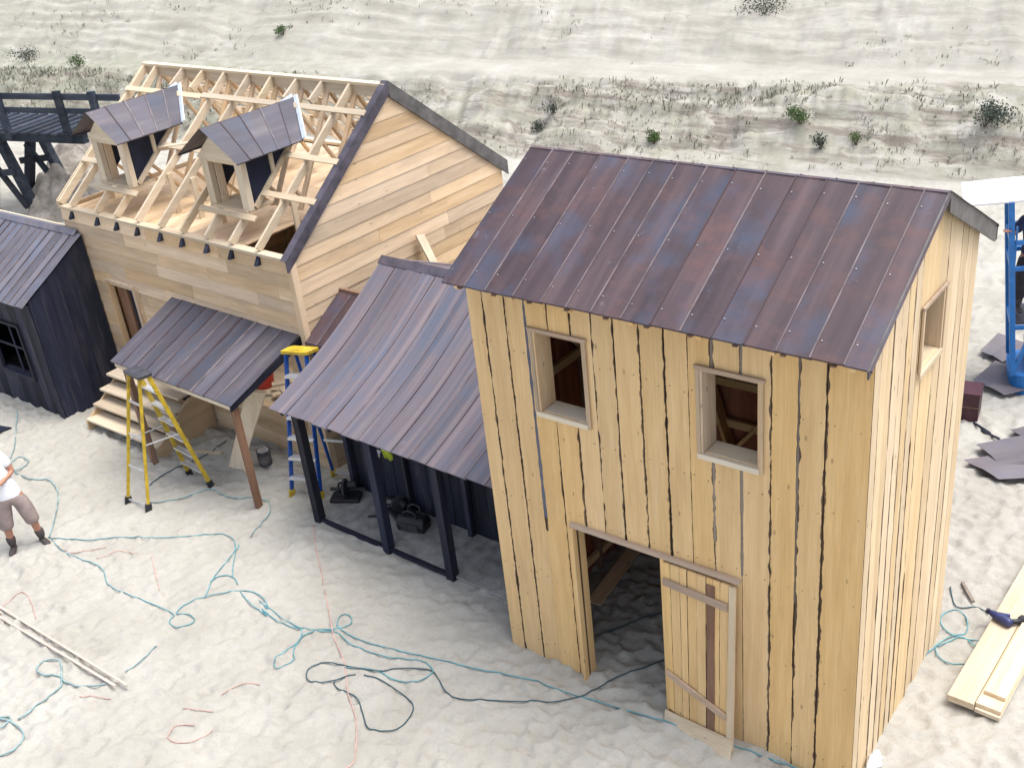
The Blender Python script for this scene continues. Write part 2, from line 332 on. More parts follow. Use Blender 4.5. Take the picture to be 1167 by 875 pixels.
def sandmat(name, bank):
    m, t, P, N, L = nt(name)
    tc = N('ShaderNodeTexCoord'); co = tc.outputs['Object']
    def noise(sc, det=4., rg=.6, vec=None):
        n = N('ShaderNodeTexNoise', Scale=sc, Detail=det, Roughness=rg)
        if vec: mp = N('ShaderNodeMapping'); mp.inputs['Scale'].default_value = vec; mp.inputs['Rotation'].default_value = (0, 0, -.146); L(co, mp.inputs[0]); L(mp.outputs[0], n.inputs['Vector'])
        else: L(co, n.inputs['Vector'])
        return n.outputs['Fac']
    def amt(x, lo, hi, k):
        r = ramp(N, [(lo, (0,0,0)), (hi, (k,k,k))]); L(x, r.inputs[0]); return r.outputs[0]
    r = ramp(N, [(.3, (.325,.312,.274)), (.5, (.38,.367,.328)), (.72, (.437,.425,.387))]); L(noise(.7, 6), r.inputs[0]); col = r.outputs[0]
    col = mixc(N, L, amt(noise(9, 6, .7), .5, .75, .5), col, (.31,.275,.225))
    col = mixc(N, L, amt(noise(45, 3), .58, .72, .45), col, (.25,.22,.185))
    if bank:
        sp = N('ShaderNodeSeparateXYZ'); L(co, sp.inputs[0])
        a = N('ShaderNodeMath', operation='MULTIPLY_ADD'); L(sp.outputs['X'], a.inputs[0]); a.inputs[1].default_value = -FT[1]; L(sp.outputs['Y'], a.inputs[2])
        tt = N('ShaderNodeMath', operation='MULTIPLY_ADD'); L(a.outputs[0], tt.inputs[0]); tt.inputs[1].default_value = FT[2]; tt.inputs[2].default_value = -FT[0]*FT[2]
        nw = N('ShaderNodeMath', operation='MULTIPLY_ADD'); L(noise(.8, 4), nw.inputs[0]); nw.inputs[1].default_value = 1.6; L(tt.outputs[0], nw.inputs[2])
        zone = ramp(N, [(0, (.1,)*3), (.06, (.8,)*3), (.18, (1,)*3), (.255, (1,)*3), (.30, (.25,)*3), (.38, (.1,)*3), (.44, (.3,)*3), (1, (.32,)*3)])
        mr = N('ShaderNodeMapRange'); mr.inputs['From Min'].default_value = .5; mr.inputs['From Max'].default_value = 10.5; L(nw.outputs[0], mr.inputs['Value']); L(mr.outputs[0], zone.inputs[0])
        patch = N('ShaderNodeMath', operation='MULTIPLY'); L(zone.outputs[0], patch.inputs[0]); L(amt(noise(1.7, 7, .72), .40, .56, 1), patch.inputs[1])
        col = mixc(N, L, patch.outputs[0], col, (.295,.288,.232))
        xm = N('ShaderNodeMapRange'); xm.inputs['From Min'].default_value = -15; xm.inputs['From Max'].default_value = -24; xm.inputs['To Min'].default_value = 0; xm.inputs['To Max'].default_value = .85; L(sp.outputs['X'], xm.inputs['Value'])
        z2 = ramp(N, [(0, (.2,)*3), (.08, (1,)*3), (.34, (1,)*3), (.46, (.25,)*3)]); L(mr.outputs[0], z2.inputs[0])
        m1 = N('ShaderNodeMath', operation='MULTIPLY'); L(xm.outputs[0], m1.inputs[0]); L(z2.outputs[0], m1.inputs[1])
        m2_ = N('ShaderNodeMath', operation='MULTIPLY'); L(m1.outputs[0], m2_.inputs[0]); L(amt(noise(2.3, 6, .7), .34, .54, 1), m2_.inputs[1])
        col = mixc(N, L, m2_.outputs[0], col, (.235,.24,.185))
        p2 = N('ShaderNodeMath', operation='MULTIPLY'); L(zone.outputs[0], p2.inputs[0]); L(amt(noise(1.1, 6, .7, (.3, 3.0, 3.)), .48, .60, .9), p2.inputs[1])
        col = mixc(N, L, p2.outputs[0], col, (.19,.165,.14))
    else:
        # grey spoil heap
        pass
    L(col, P.inputs['Base Color']); P.inputs['Roughness'].default_value = .95; P.inputs['Specular IOR Level'].default_value = .1
    bp = N('ShaderNodeBump', Strength=.5, Distance=.03); L(noise(26, 6, .72), bp.inputs['Height']); L(bp.outputs[0], P.inputs['Normal'])
    return m
J0 = int(np.searchsorted(ts, 0.-1e-9))
tag(sheet('sand_ground', 0, J0+1, sandmat('dry_sand', False)), kind='structure')
tag(sheet('sand_embankment', J0, len(ts), sandmat('bank_sand', True)), kind='structure')

# sparse dry growth on the bank: uncountable, one object
def tuft(mb, x, y, h, n, spread=.5, leaf=None):
    z = gh(x, y)
    for _ in range(n):
        a = R.uniform(0, 6.283); l = R.uniform(.4, 1)*h; lean = R.uniform(.1, 1.)*spread
        b = V(x+R.gauss(0, h*.28), y+R.gauss(0, h*.28), z-.02); d = V(math.cos(a)*lean, math.sin(a)*lean, 1).normalized()*l
        w = V(-math.sin(a+R.uniform(-1,1)), math.cos(a), 0)*l*R.uniform(.05, .11); t = R.random()
        mb.poly([b-w*.5, b+w*.5, b+d*.55+w, b+d], t=t); mb.poly([b-w*.5, b+d*.55+w*.2, b+d*.9+w*1.6, b+d*.7-w], t=t)
mb = MB(); n = 0
while n < 5200:
    x = R.uniform(-42, 4); t = R.choice([R.uniform(.1, 2.6), R.uniform(.1, 2.4), R.uniform(1.7, 2.45), R.uniform(3.6, 8)])
    y = foot_y(x, t); den = float(fbm(np.array([x*.55]), np.array([t*.9]), 3, 77)[0])
    up = t > 3
    if den < (.55 if up else .42) - (.14 if x < -20 and not up else 0) + R.uniform(-.06, .1): continue
    tuft(mb, x, y, R.uniform(.06, .20)*(1 if not up else .85)*(1.25 if x < -20 else 1), R.randint(3, 6), 1.1); n += 1
tag(mb.build('dry_scrub', M['scrub'], fix=False), kind='stuff')

def shrub(x, y, h, wd, label, mat='leaf', n=150):
    h *= .72; wd *= .72
    z = gh(x, y)
    o = thing('shrub', label, 'shrub', (x, y, z), 0, 'green shrubs on the sand bank')
    s = MB()
    for k in range(5):
        a = R.uniform(0, 6.28); s.tube([V(0,0,-.05), V(math.cos(a)*wd*.15, math.sin(a)*wd*.15, h*.35), V(math.cos(a)*wd*.35, math.sin(a)*wd*.35, h*.75)], [.014,.01,.004], 5)
    s.build('stem', M['twig'], o)
    f = MB(); cl = [(V(R.gauss(0, wd*.28), R.gauss(0, wd*.28), R.uniform(.25, .9)*h), R.uniform(.5, 1)) for _ in range(14)]
    for _ in range(n*4):
        c, q = R.choice(cl); p = c + V(R.gauss(0, 1), R.gauss(0, 1), R.gauss(0, .8))*wd*.15
        if p.z < 0: continue
        d = V(R.gauss(0,1), R.gauss(0,1), R.gauss(.5,1)).normalized()*R.uniform(.03, .065)*(.6+h); w = d.orthogonal().normalized()*d.length*.3
        f.poly([p, p+d*.5+w, p+d, p+d*.5-w], t=min(1, max(0, q*.6+R.uniform(-.25,.35))))
    f.build('foliage', M[mat], o, fix=False)
    return o

# spoil heap of grey brown soil between the bridge and the far house
def soil():
    m, t, P, N, L = nt('grey_brown_soil'); tc = N('ShaderNodeTexCoord'); n = N('ShaderNodeTexNoise', Scale=3., Detail=7., Roughness=.7); L(tc.outputs['Object'], n.inputs['Vector'])
    r = ramp(N, [(.3, (.10,.088,.072)), (.5, (.19,.17,.145)), (.7, (.32,.295,.26))]); L(n.outputs['Fac'], r.inputs[0]); L(r.outputs[0], P.inputs['Base Color']); P.inputs['Roughness'].default_value = .95
    b = N('ShaderNodeBump', Strength=.6, Distance=.05); L(n.outputs['Fac'], b.inputs['Height']); L(b.outputs[0], P.inputs['Normal']); return m
def heap():
    A, B = V(-19.6, 6.9, 0), V(-26.2, 12.0, 0); d = (B-A); nrm = V(-d.y, d.x, 0).normalized(); n, w = 90, 30; mb = MB(); g = []
    for i in range(n+1):
        for j in range(w+1):
            u, v = i/n, j/w*2-1; wd = 1.05*(1-.35*u)*(.85+.4*float(vn(np.array([u*7]), np.array([.5]), 4))); p = A+d*u+nrm*v*wd
            h = max(0, 1-v*v)**.8*.75*min(1, u*9, (1-u)*5)*(.35+1.3*float(fbm(np.array([u*14]), np.array([v*3.+3]), 4, 6)))
            mb.v.append((p.x, p.y, gh(p.x, p.y)+h-.03*(abs(v) > .97)))
    for i in range(n):
        for j in range(w): q = i*(w+1)+j; mb.f.append((q, q+1, q+w+2, q+w+1)); mb.m.append(0); mb.t.append(0)
    tag(mb.build('soil_heap', soil(), smooth=True), kind='structure')
heap()
# ------------------------------------------------------------------ carpentry helpers
def strip(mb, Lp, Rp, dv, mf=0, ms=0, t=None):
    """a board: front edge points left/right from bottom to top, dv = vector to its back face"""
    t = R.random() if t is None else t
    n = len(Lp); b = len(mb.v); dv = Vector(dv)
    for l, r in zip(Lp, Rp): l, r = Vector(l), Vector(r); mb.v += [tuple(l), tuple(r), tuple(r+dv), tuple(l+dv)]
    def F(f, m): mb.f.append(f); mb.m.append(m); mb.t.append(t)
    for i in range(n-1):
        q = b+4*i; p = q+4
        F((q, q+1, p+1, p), mf); F((q+1, q+2, p+2, p+1), ms); F((q+2, q+3, p+3, p+2), mf); F((q+3, q, p, p+3), ms)
    F((b, b+3, b+2, b+1), mf); q = b+4*(n-1); F((q, q+1, q+2, q+3), mf)
def jag(seed):
    ph = [R.uniform(0, 40) for _ in range(4)]
    def f(z): return float(vn(np.array([z*2.3+ph[0]]), np.array([seed*1.7+.5]), 1)-.5)*.5 + float(vn(np.array([z*9+ph[1]]), np.array([seed*.9]), 2)-.5)*.55 + float(vn(np.array([z*24+ph[2]]), np.array([seed*.7]), 3)-.5)*.6
    return f
def MODS(j, z): return max(.55, min(1.1, .8+.7*j(z*.6+7)))
def vboards(mb, to3, us, z0, ztop, gaps, openings=(), mat=0, bark=1, amp=.009, th=.026, step=.06, dvar=.007, wane=None):
    """vertical boards between the lines us; gaps[i](z) = width of the dark gap on line i"""
    J = [jag(i+R.random()*50) for i in range(len(us))]
    for i in range(len(us)-1):
        a, b = us[i], us[i+1]; t = R.random(); dep = R.uniform(0, dvar)
        cuts = sorted({a, b} | {q for o in openings for q in (o[0], o[1]) if a+.004 < q < b-.004})
        for c0, c1 in zip(cuts[:-1], cuts[1:]):
            mid = (c0+c1)/2; free = [(z0, 1e9)]
            for (oa, ob, oz0, oz1) in openings:
                if oa < mid < ob: free = [f for s, e in free for f in ((s, min(e, oz0)), (max(s, oz1), e)) if f[1]-f[0] > .01]
            for s, e in free:
                top = min(e, max(ztop(c0), ztop(c1))); n = max(2, int((top-s)/step)+1); Lp = []; Rp = []
                for k in range(n):
                    q = k/(n-1)
                    zl = s + q*(min(e, ztop(c0))-s); zr = s + q*(min(e, ztop(c1))-s)
                    gl = gaps[i](zl)*MODS(J[i], zl); gr = gaps[i+1](zr)*MODS(J[i+1], zr)
                    ul = c0 + (max(.0008, gl*.5 + (amp*min(1, gl/.012))*J[i](zl)) if c0 == a else 0)
                    ur = c1 - (max(.0008, gr*.5 + (amp*min(1, gr/.012))*J[i+1](zr)) if c1 == b else 0)
                    Lp.append(to3(ul, zl, dep)); Rp.append(to3(ur, zr, dep))
                strip(mb, Lp, Rp, Vector(to3(0, 0, -th)) - Vector(to3(0, 0, dep)), mat, bark, t)
                if wane is not None:
                    # bark left on the edge of the sawn face
                    out = (Vector(to3(0, 0, 1)) - Vector(to3(0, 0, 0)))*.0012
                    for edge, sgn, on in ((Lp, 1, c0 == a and gaps[i](s+.5) > .005), (Rp, -1, c1 == b and gaps[i+1](s+.5) > .005)):
                        if not on or R.random() < .25: continue
                        ax = (Vector(to3(1, 0, 0)) - Vector(to3(0, 0, 0)))*sgn; ph = R.uniform(0, 50); wmax = R.uniform(.004, .013)
                        ww = [max(.0, wmax*(1.7*float(vn(np.array([q*.33+ph]), np.array([ph]), 3))-.35) + .004*R.uniform(-1, 1)) for q in range(len(edge))]
                        for k in range(len(edge)-1):
                            if ww[k] + ww[k+1] < .003: continue
                            p, q = Vector(edge[k])+out, Vector(edge[k+1])+out
                            mb.poly([p, p+ax*(ww[k]+.0004), q+ax*(ww[k+1]+.0004), q], wane, t)
def hboards(mb, to3, z0, z1, lo, hi, h=.2, openings=(), mat=0, th=.02, lap=.010, lmin=.9, lmax=2.6, breaks=()):
    """horizontal lapped boards; lo(z), hi(z) = ends of the wall at height z"""
    z = z0
    while z < z1-.01:
        zt = min(z+h*R.uniform(.92, 1.06), z1)
        if z1-zt < .06: zt = z1
        zm = (z+zt)/2; u = min(lo(z), lo(zt)); end = max(hi(z), hi(zt)); first = True
        while u < end-.005:
            v = min(u+R.uniform(lmin, lmax), end)
            if end-v < .35: v = end
            t = R.random(); dep = R.uniform(0, .004)
            segs = [(u, v)]
            for (oa, ob, oz0, oz1) in openings:
                if oz0 < zm < oz1: segs = [g for s, e in segs for g in ((s, min(e, oa)), (max(s, ob), e)) if g[1]-g[0] > .01]
            for s, e in segs:
                a0, a1 = max(s, lo(z)), max(s, lo(zt)); b0, b1 = min(e, hi(z)), min(e, hi(zt)); g = .0015
                if b0-a0 < .01 and b1-a1 < .01: continue
                b0 = max(b0, a0+.002); b1 = max(b1, a1+.002)
                strip(mb, [to3(a0+g, z+.002, lap+dep), to3(a1+g, zt-.0005, dep)], [to3(b0-g, z+.002, lap+dep), to3(b1-g, zt-.0005, dep)],
                      Vector(to3(0, 0, -th)) - Vector(to3(0, 0, 0)), mat, mat, t)
            u = v
        z = zt
def roofsheets(mb, P, lines, ns=14, m=0, seam=1, seam2=None, screw=None, rows=(.1, .5, .9), th=.003, wav=.003, lip=.016, tilt=.006, edge=.018, tints=None, extra_rows=0):
    """sheets laid side by side; P(u, s, h): u along the eave, s 0 eave..1 ridge, h off the surface"""
    for i in range(len(lines)-1):
        a, b = lines[i], lines[i+1]; t = R.random() if tints is None else tints[i]
        n = len(mb.v); e0 = R.uniform(-edge, edge)*.5; ph = R.uniform(0, 50); w = 4
        for k in range(ns+1):
            s = k/ns
            for j in range(w+1):
                q = j/w; u = a+(b-a+.02)*q
                h = tilt*(1-q) + .002 + wav*(float(vn(np.array([u*4+ph]), np.array([s*6+ph])))-.5)*2
                mb.v.append(tuple(P(u, s if k else -e0*.3, h)))
        for k in range(ns):
            for j in range(w):
                q = n+k*(w+1)+j; mb.f.append((q, q+1, q+w+2, q+w+1)); mb.m.append(m); mb.t.append(t)
        # folded drip edge at the eave
        for j in range(w):
            q = n+j; u0 = a+(b-a+.02)*j/w; u1 = a+(b-a+.02)*(j+1)/w
            p0, p1 = Vector(mb.v[q]), Vector(mb.v[q+1]); dn = Vector(P(u0, 0, -.022))-Vector(P(u0, 0, 0))
            mb.poly([p0, p0+dn, p1+dn, p1], m, t)
        if i:
            sm = seam if (seam2 is None or R.random() < .62) else seam2
            hw = .0048*R.uniform(.8, 1.5)
            for k in range(ns):
                s0, s1 = k/ns, (k+1)/ns; c = a+.004
                mb.hexa([P(c-hw, s0, lip), P(c+hw, s0, lip), P(c+hw, s1, lip), P(c-hw, s1, lip), P(c-hw, s0, 0), P(c+hw, s0, 0), P(c+hw, s1, 0), P(c-hw, s1, 0)], sm, t)
        if screw is not None:
            for s in rows[i % 2::2] if False else rows:
                c = V(*P(a+.035, s+R.uniform(-.012, .012), .009)); nrm = (Vector(P(a, s, 1))-Vector(P(a, s, 0))).normalized()
                mb.tube([c, c+nrm*.005], .0065, 6, screw, .5)
def frange(a, b, n): return [a+(b-a)*i/n for i in range(n+1)]

# ------------------------------------------------------------------ the pine tower in front
TW, TD, TH, TR = 3.825, 2.39, 4.6, 5.237
sl = (TR-TH)/(TD/2)
tower = thing('plank_tower', 'tall narrow building of fresh vertical pine boards with a rusty sheet roof', 'building')
us = [-.03,.15,.40,.63,.88,1.12,1.34,1.57,1.82,2.06,2.28,2.50,2.76,3.02,3.25,3.475,TW]
op = [(.705,1.25,3.15,3.985), (2.395,2.93,3.18,3.985), (.99,1.955,-1,1.90)]
const = lambda w: (lambda z: w)
def upto(z1, w, base=.003): return lambda z: base + (w-base)*(1 if z < z1-.05 else max(0, (z1-z)/.05) if z < z1 else 0)
def above(z1, w, base=.004): return lambda z: w if z > z1 else base
g = [const(0), const(.012), const(.009), above(1.75, .046), const(.008), const(.011), const(.009), const(.013), const(.009), const(.015), const(.008), above(2.3, .034, .007), above(2.0, .030, .005), const(.010), above(1.2, .026, .009), const(.016), const(.003)]
mb = MB(); P0 = lambda u, z, d: (u, -d, z)
vboards(mb, P0, us, -.12, lambda u: TH, g, op, wane=1, step=.028)
# what shows in the gaps: strips set behind the boards
for i, u in enumerate(us[1:-1], 1):
    k = {3: 2, 11: 3, 12: 3, 14: 3}.get(i, 1); w = .05
    for (z0, z1) in [(-.1, 4.55)]:
        segs = [(z0, z1)]
        for o in op:
            if o[0]-w < u < o[1]+w: segs = [q for s, e in segs for q in ((s, min(e, o[2]-.03)), (max(s, o[3]+.03), e)) if q[1]-q[0] > .05]
        for s, e in segs:
            if k > 1 and e > 2.2 and s < 1.9:
                mb.box((u, .016, (s+1.9)/2), (w, .008, 1.9-s), m=1); s = 1.903
            mb.box((u, .016 if k == 1 else .005, (s+e)/2), (w, .008, e-s), m=k if e > 2 else 1)
for i in range(len(us)-1):
    for z in (.22, 1.15, 2.05, 2.93, 3.75, 4.42):
        for q in (.22, .78):
            x = us[i]+(us[i+1]-us[i])*q+R.uniform(-.02, .02); zz = z+R.uniform(-.03, .03)
            if any(o[0]-.06 < x < o[1]+.06 and o[2]-.1 < zz < o[3]+.08 for o in op) or R.random() < .15: continue
            mb.tube([(x, .0, zz), (x, -.0085, zz)], .0045, 6, 4, .5)
mb.build('front_wall', [W['pine_z'], W['bark'], W['bluegrey'], W['grey'], M['nail']], tower)
# right gable wall
apex = lambda y: TH + sl*min(max(y, 0), TD-max(y, 0)) - .03
ys = [.0,.125,.25,.37,.52,.66,.80,.93,1.06,TD/2,1.36,1.55,1.72,1.90,2.06,2.22,TD]
gr = [const(.004), upto(2.9, .008, .001), const(.001), upto(2.0, .012, .001), upto(3.3, .024, .001), upto(1.6,.008,.001), upto(2.6, .010, .001), upto(3.2, .030, .001), upto(1.75, .026, .001), const(.001), upto(2.2, .010,.001), upto(2.1,.012,.001), const(.001), upto(3.35, .022,.001), upto(3.0, .008,.001), const(.002), const(0)]
opr = [(.99, 1.50, 3.80, 4.36)]
mb = MB(); P1 = lambda y, z, d: (TW+d, y, z)
vboards(mb, P1, ys, -.12, apex, gr, opr, amp=.006, dvar=.002, wane=1)
for y in ys[1:-1]:
    segs = [(-.1, min(apex(y)-.1, 4.6))]
    if .94 < y < 1.55: segs = [(-.1, 3.76), (4.40, apex(y)-.1)]
    for s, e in segs: mb.box((TW-.034, y, (s+e)/2), (.008, .05, e-s), m=1)
mb.build('side_wall', [W['pineside_z'], W['bark']], tower)
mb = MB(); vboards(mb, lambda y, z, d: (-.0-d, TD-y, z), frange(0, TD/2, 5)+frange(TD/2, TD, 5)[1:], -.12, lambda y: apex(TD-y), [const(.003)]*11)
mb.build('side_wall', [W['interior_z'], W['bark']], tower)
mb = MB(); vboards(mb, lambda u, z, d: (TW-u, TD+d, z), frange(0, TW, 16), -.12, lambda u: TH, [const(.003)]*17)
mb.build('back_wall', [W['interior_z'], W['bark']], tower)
# frame inside
mb = MB()
def part(name, mat, parent, p0, p1, w, h, up=(0,0,1), bevel=0):
    mb = MB(); mb.bar(p0, p1, w, h, up); return mb.build(name, mat, parent, bevel=bevel)
for x in (.10, .72, 2.12, 3.15, TW-.09):
    for y in (.075, TD-.085):
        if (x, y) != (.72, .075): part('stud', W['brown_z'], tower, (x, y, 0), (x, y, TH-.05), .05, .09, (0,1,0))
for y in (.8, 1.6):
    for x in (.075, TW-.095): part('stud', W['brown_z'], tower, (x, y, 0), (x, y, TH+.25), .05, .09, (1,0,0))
for z in (.22, 1.15, 2.0, 2.50, 3.25, 3.92, 4.5): part('girt', W['pine_x'], tower, (.13, TD-.075, z), (TW-.13, TD-.075, z), .05, .09)
for z in (.22, 1.15, 2.05, 2.93, 3.75, 4.5):
    part('girt', W['pine_y'], tower, (.082, .13, z), (.082, TD-.13, z), .05, .09); part('girt', W['pine_y'], tower, (TW-.1, .13, z), (TW-.1, TD-.13, z), .05, .09)
for a, b in [((.3, TD-.14, .15), (2.0, TD-.14, 2.3)), ((3.6, TD-.14, .3), (2.2, TD-.14, 2.3)), ((.16, .25, .3), (.16, 2.1, 2.25)), ((.16, 2.1, 2.4), (.16, .3, 4.3)), ((1.25, TD-.15, 2.55), (1.75, TD-.15, .9)), ((3.5, TD-.15, 2.6), (2.4, TD-.15, 4.2))]:
    mb = MB(); mb.bar(a, b, .04, .15, (0,1,0) if abs(a[0]-b[0]) > .3 else (1,0,0)); mb.build('brace', W['pine_x'], tower)
for x in frange(.08, TW-.08, 6):
    part('rafter', W['pine_y'], tower, (x, -.26, TH-.19), (x, TD/2, TR-.055), .045, .09); part('rafter', W['pine_y'], tower, (x, TD/2, TR-.055), (x, TD+.18, TH-.15), .045, .09)
# roof
of, orr, ob = .305, .075, .222
def PF(u, s, h):
    L = TD/2+of; y = -of+s*L; n = V(0, -sl, 1).normalized(); return V(u, y, TH-sl*of+s*L*sl) + n*(h+.02) + V(0,0,.0)
lines = [-.03,.235,.47,.775,1.07,1.325,1.57,1.86,2.13,2.40,2.67,2.935,3.195,3.455,3.71,TW+orr]
mb = MB(); roofsheets(mb, PF, lines, 14, 0, 1, 2, 3, tints=[.35,.3,.25,.55,.4,.2,.5,.3,.6,.45,.55,.3,.35,.25,.5])
def PB(u, s, h):
    L = TD/2+ob; y = TD+ob-s*L; n = V(0, sl, 1).normalized(); return V(u, y, TH-sl*ob+s*L*sl) + n*(h+.02)
roofsheets(mb, PB, frange(-.03, TW+orr, 13), 8, 0, 1, 2, 3)
# underside boards and ridge fold
mb.bar((-.03, TD/2, TR+.018), (TW+orr, TD/2, TR+.018), .05, .012, m=0)
mb.build('roof', [M['roof_tower'], M['seam'], M['seam_dark'], M['screw']], tower, fix=False)
for x in frange(.15, TW-.2, 9):
    mb = MB(); mb.box((x, -of+.03, TH-sl*of-.022), (.04, .04, .016)); mb.build('eave_block', W['brown_x'], tower)
xr = TW+orr+.004
mb = MB()
a, b = PB(xr, 0, .012), PB(xr, 1, .012); d = V(0,0,-.20)
mb.prism([a, b, b+d*.86, a+d*.86], (-.02, 0, 0)); mb.box(tuple(a+V(-.03, .008, -.08)), (.07, .012, .15))
mb.build('bargeboard', M['fascia'], tower)
mb = MB(); a, b = PF(xr, -.01, .010), PF(xr, 1, .010); d = V(0,0,-.065)
mb.prism([a, b, b+d, a+d], (-.015, 0, 0)); mb.build('bargeboard', M['fascia'], tower)
# windows: casing boards on the face, deep reveal, pale sill
def casing(parent, to3, a, b, z0, z1, sillm, wv, wh, deep=.22, cw=.034, sill=True):
    o = MB()
    def slab(u0, u1, za, zb, d0, d1, m=0):
        o.hexa([to3(u0,za,d1), to3(u1,za,d1), to3(u1,zb,d1), to3(u0,zb,d1), to3(u0,za,d0), to3(u1,za,d0), to3(u1,zb,d0), to3(u0,zb,d0)], m)
    slab(a-cw, a, z0, z1, .008, .030); slab(b, b+cw*.9, z0-.05, z1, .008, .028); slab(a-cw-.015, b+cw+.01, z1, z1+cw, .008, .033, 1)
    slab(a-.002, a+.020, z0, z1-.001, -deep, .018, 2); slab(b-.020, b+.002, z0, z1-.001, -deep, .018, 2); slab(a+.02, b-.02, z1-.02, z1-.002, -deep, .016, 1)
    f = o.build('window_frame', [wv, wh, W['house_z']], parent, bevel=.003)
    if sill:
        o = MB(); 
        def slab(u0, u1, za, zb, d0, d1, m=0): o.hexa([to3(u0,za,d1), to3(u1,za,d1), to3(u1,zb,d1), to3(u0,zb,d1), to3(u0,za,d0), to3(u1,za,d0), to3(u1,zb,d0), to3(u0,zb,d0)], m)
        slab(a-cw, b-.0, z0-.055, z0-.002, -.01, .034); slab(a+.021, b-.021, z0-.03, z0+.004, -deep, -.012); o.build('sill', sillm, f, bevel=.004)
    return f
casing(tower, P0, .705, 1.25, 3.15, 3.985, W['sill_x'], W['grey_z2'], W['grey_x'])
casing(tower, P0, 2.395, 2.93, 3.18, 3.985, W['sill_x'], W['grey_z2'], W['grey_x'])
casing(tower, P1, .99, 1.50, 3.80, 4.36, W['pale_y'], W['grey_z2'], W['grey_x'], deep=.13, cw=.03)
# doorway
mb = MB()
mb.box((.972, .03, .93), (.032, .20, 2.0), m=0); mb.box((.955, -.03, .93), (.04, .03, 2.02), m=0); mb.box((1.972, .035, .93), (.03, .19, 2.0), m=0)
mb.box((1.845, -.026, 1.945), (1.81, .045, .045), m=1); mb.box((1.47, .06, 1.905), (.96, .10, .03), m=1)
mb.build('door_frame', [W['pine_z'], W['grey_x']], tower, bevel=.003)
# the door leaf swung right open, flat against the boards
door = bpy.data.objects.new('door', None)
mb = MB(); dz0, dz1 = .12, 1.90; xs_ = [1.985,2.06,2.16,2.235,2.33,2.43,2.495,2.57,2.655,2.70]; 
PD = lambda u, z, d: (u, -.05-d-.10*(1.92-z)/1.9*(.25+.75*(u-1.985)/.7), z-.20*(u-1.985)/.7*(1 if z < 1 else .05))
vboards(mb, PD, xs_, dz0, lambda u: dz1, [const(0), const(.004), const(.005), const(.006), const(.004), const(.008), const(.004), const(.006), const(.004), const(0)], (), th=.02)
door = mb.build('door', [W['pine_z'], W['bark']], tower)
mb = MB(); mb.hexa([PD(2.44, dz0, .014), PD(2.52, dz0, .014), PD(2.52, dz1-.06, .014), PD(2.44, dz1-.06, .014), PD(2.44, dz0, .002), PD(2.52, dz0, .002), PD(2.52, dz1-.06, .002), PD(2.44, dz1-.06, .002)])
mb.build('mullion_strip', W['brown_z'], door)
for z in (1.66, .56):
    mb = MB(); a, b = 1.99, 2.655
    mb.hexa([PD(a,z,.035), PD(b,z-.03,.035), PD(b,z+.045,.035), PD(a,z+.075,.035), PD(a,z,.012), PD(b,z-.03,.012), PD(b,z+.045,.012), PD(a,z+.075,.012)])
    mb.build('batten', W['grey_x'], door, bevel=.003)
o = MB(); o.hexa([PD(2.66,dz0+.02,.03), PD(2.73,dz0+.0,.03), PD(2.725,dz1,.02), PD(2.665,dz1,.02), PD(2.66,dz0+.02,.0), PD(2.73,dz0,.0), PD(2.725,dz1,-.01), PD(2.665,dz1,-.01)]); o.build('stile', W['pale_z'], door)

mb = MB(); mb.hexa([(1.97,-.14,.012), (2.76,-.30,-.03), (2.745,-.175,.155), (1.96,-.105,.10), (1.965,-.122,.0), (2.755,-.282,-.04), (2.74,-.157,.145), (1.955,-.087,.09)])
tag(mb.build('loose_board', W['pale_x']), 'pale loose board propped at the foot of the open plank door', 'board')
mb = MB(); mb.bar((.42, .95, .05), (.30, 2.15, .07), .17, .03); tag(mb.build('loose_board', W['house_y']), 'board lying on the sand inside the tower doorway', 'board')
# ------------------------------------------------------------------ the half-built house
HX, HY, HYAW = -4.497, 1.635, -.031
HW, HD, HH, HR = 5.65, 4.356, 3.2, 4.95
hs = (HR-HH)/(HD/2)
house = thing('unfinished_house', 'half built pale timber house with open roof rafters, two dormers and a dark porch roof', 'house', (HX, HY, 0), HYAW)
cH, sH = math.cos(HYAW), math.sin(HYAW)
def h2w(x, y): return (HX + cH*x - sH*y, HY + sH*x + cH*y)
def w2h(x, y): dx, dy = x-HX, y-HY; return (cH*dx + sH*dy, -sH*dx + cH*dy)
HP = lambda u, z, d: (u, -d, z)
hop = [(-4.78, -4.10, .74, 2.06), (-2.35, -.45, .74, 1.75)]
mb = MB(); hboards(mb, HP, -.12, HH-.02, lambda z: -HW, lambda z: 0, .195, hop)
mb.build('front_wall', W['house_x'], house)
rake = lambda z: 0 if z <= HH else (z-HH)/hs
HG = lambda u, z, d: (d, u, z)
mb = MB(); hboards(mb, HG, -.12, HR-.03, rake, lambda z: HD-rake(z), .205, (), lmin=1.4, lmax=3.4)
mb.build('gable_wall', W['house_y'], house)
mb = MB(); hboards(mb, lambda u, z, d: (-HW-d, u, z), -.12, HH, lambda z: 0, lambda z: HD, .205)
mb.build('side_wall', W['house_y'], house)
mb = MB(); hboards(mb, lambda u, z, d: (-u, HD+d, z), -.12, HH, lambda z: 0, lambda z: HW, .205)
mb.build('back_wall', W['house_x'], house)
mb = MB(); mb.box((-HW/2, HD/2, .70), (HW-.06, HD-.06, .05)); mb.build('floor', W['pale_x'], house)
for k, (y0, y1) in enumerate(((.10, 1.28), (1.285, 2.46), (2.465, 3.64), (3.645, HD-.1))):
    for x0, x1 in ((-HW+.1, -HW+2.3), (-HW+2.305, -1.25+.1*(k % 2))):
        mb = MB(); mb.box(((x0+x1)/2, (y0+y1)/2, HH-.06), (x1-x0, y1-y0, .02)); mb.build('attic_sheet', W['house_x' if k % 2 else 'house_y'], house)
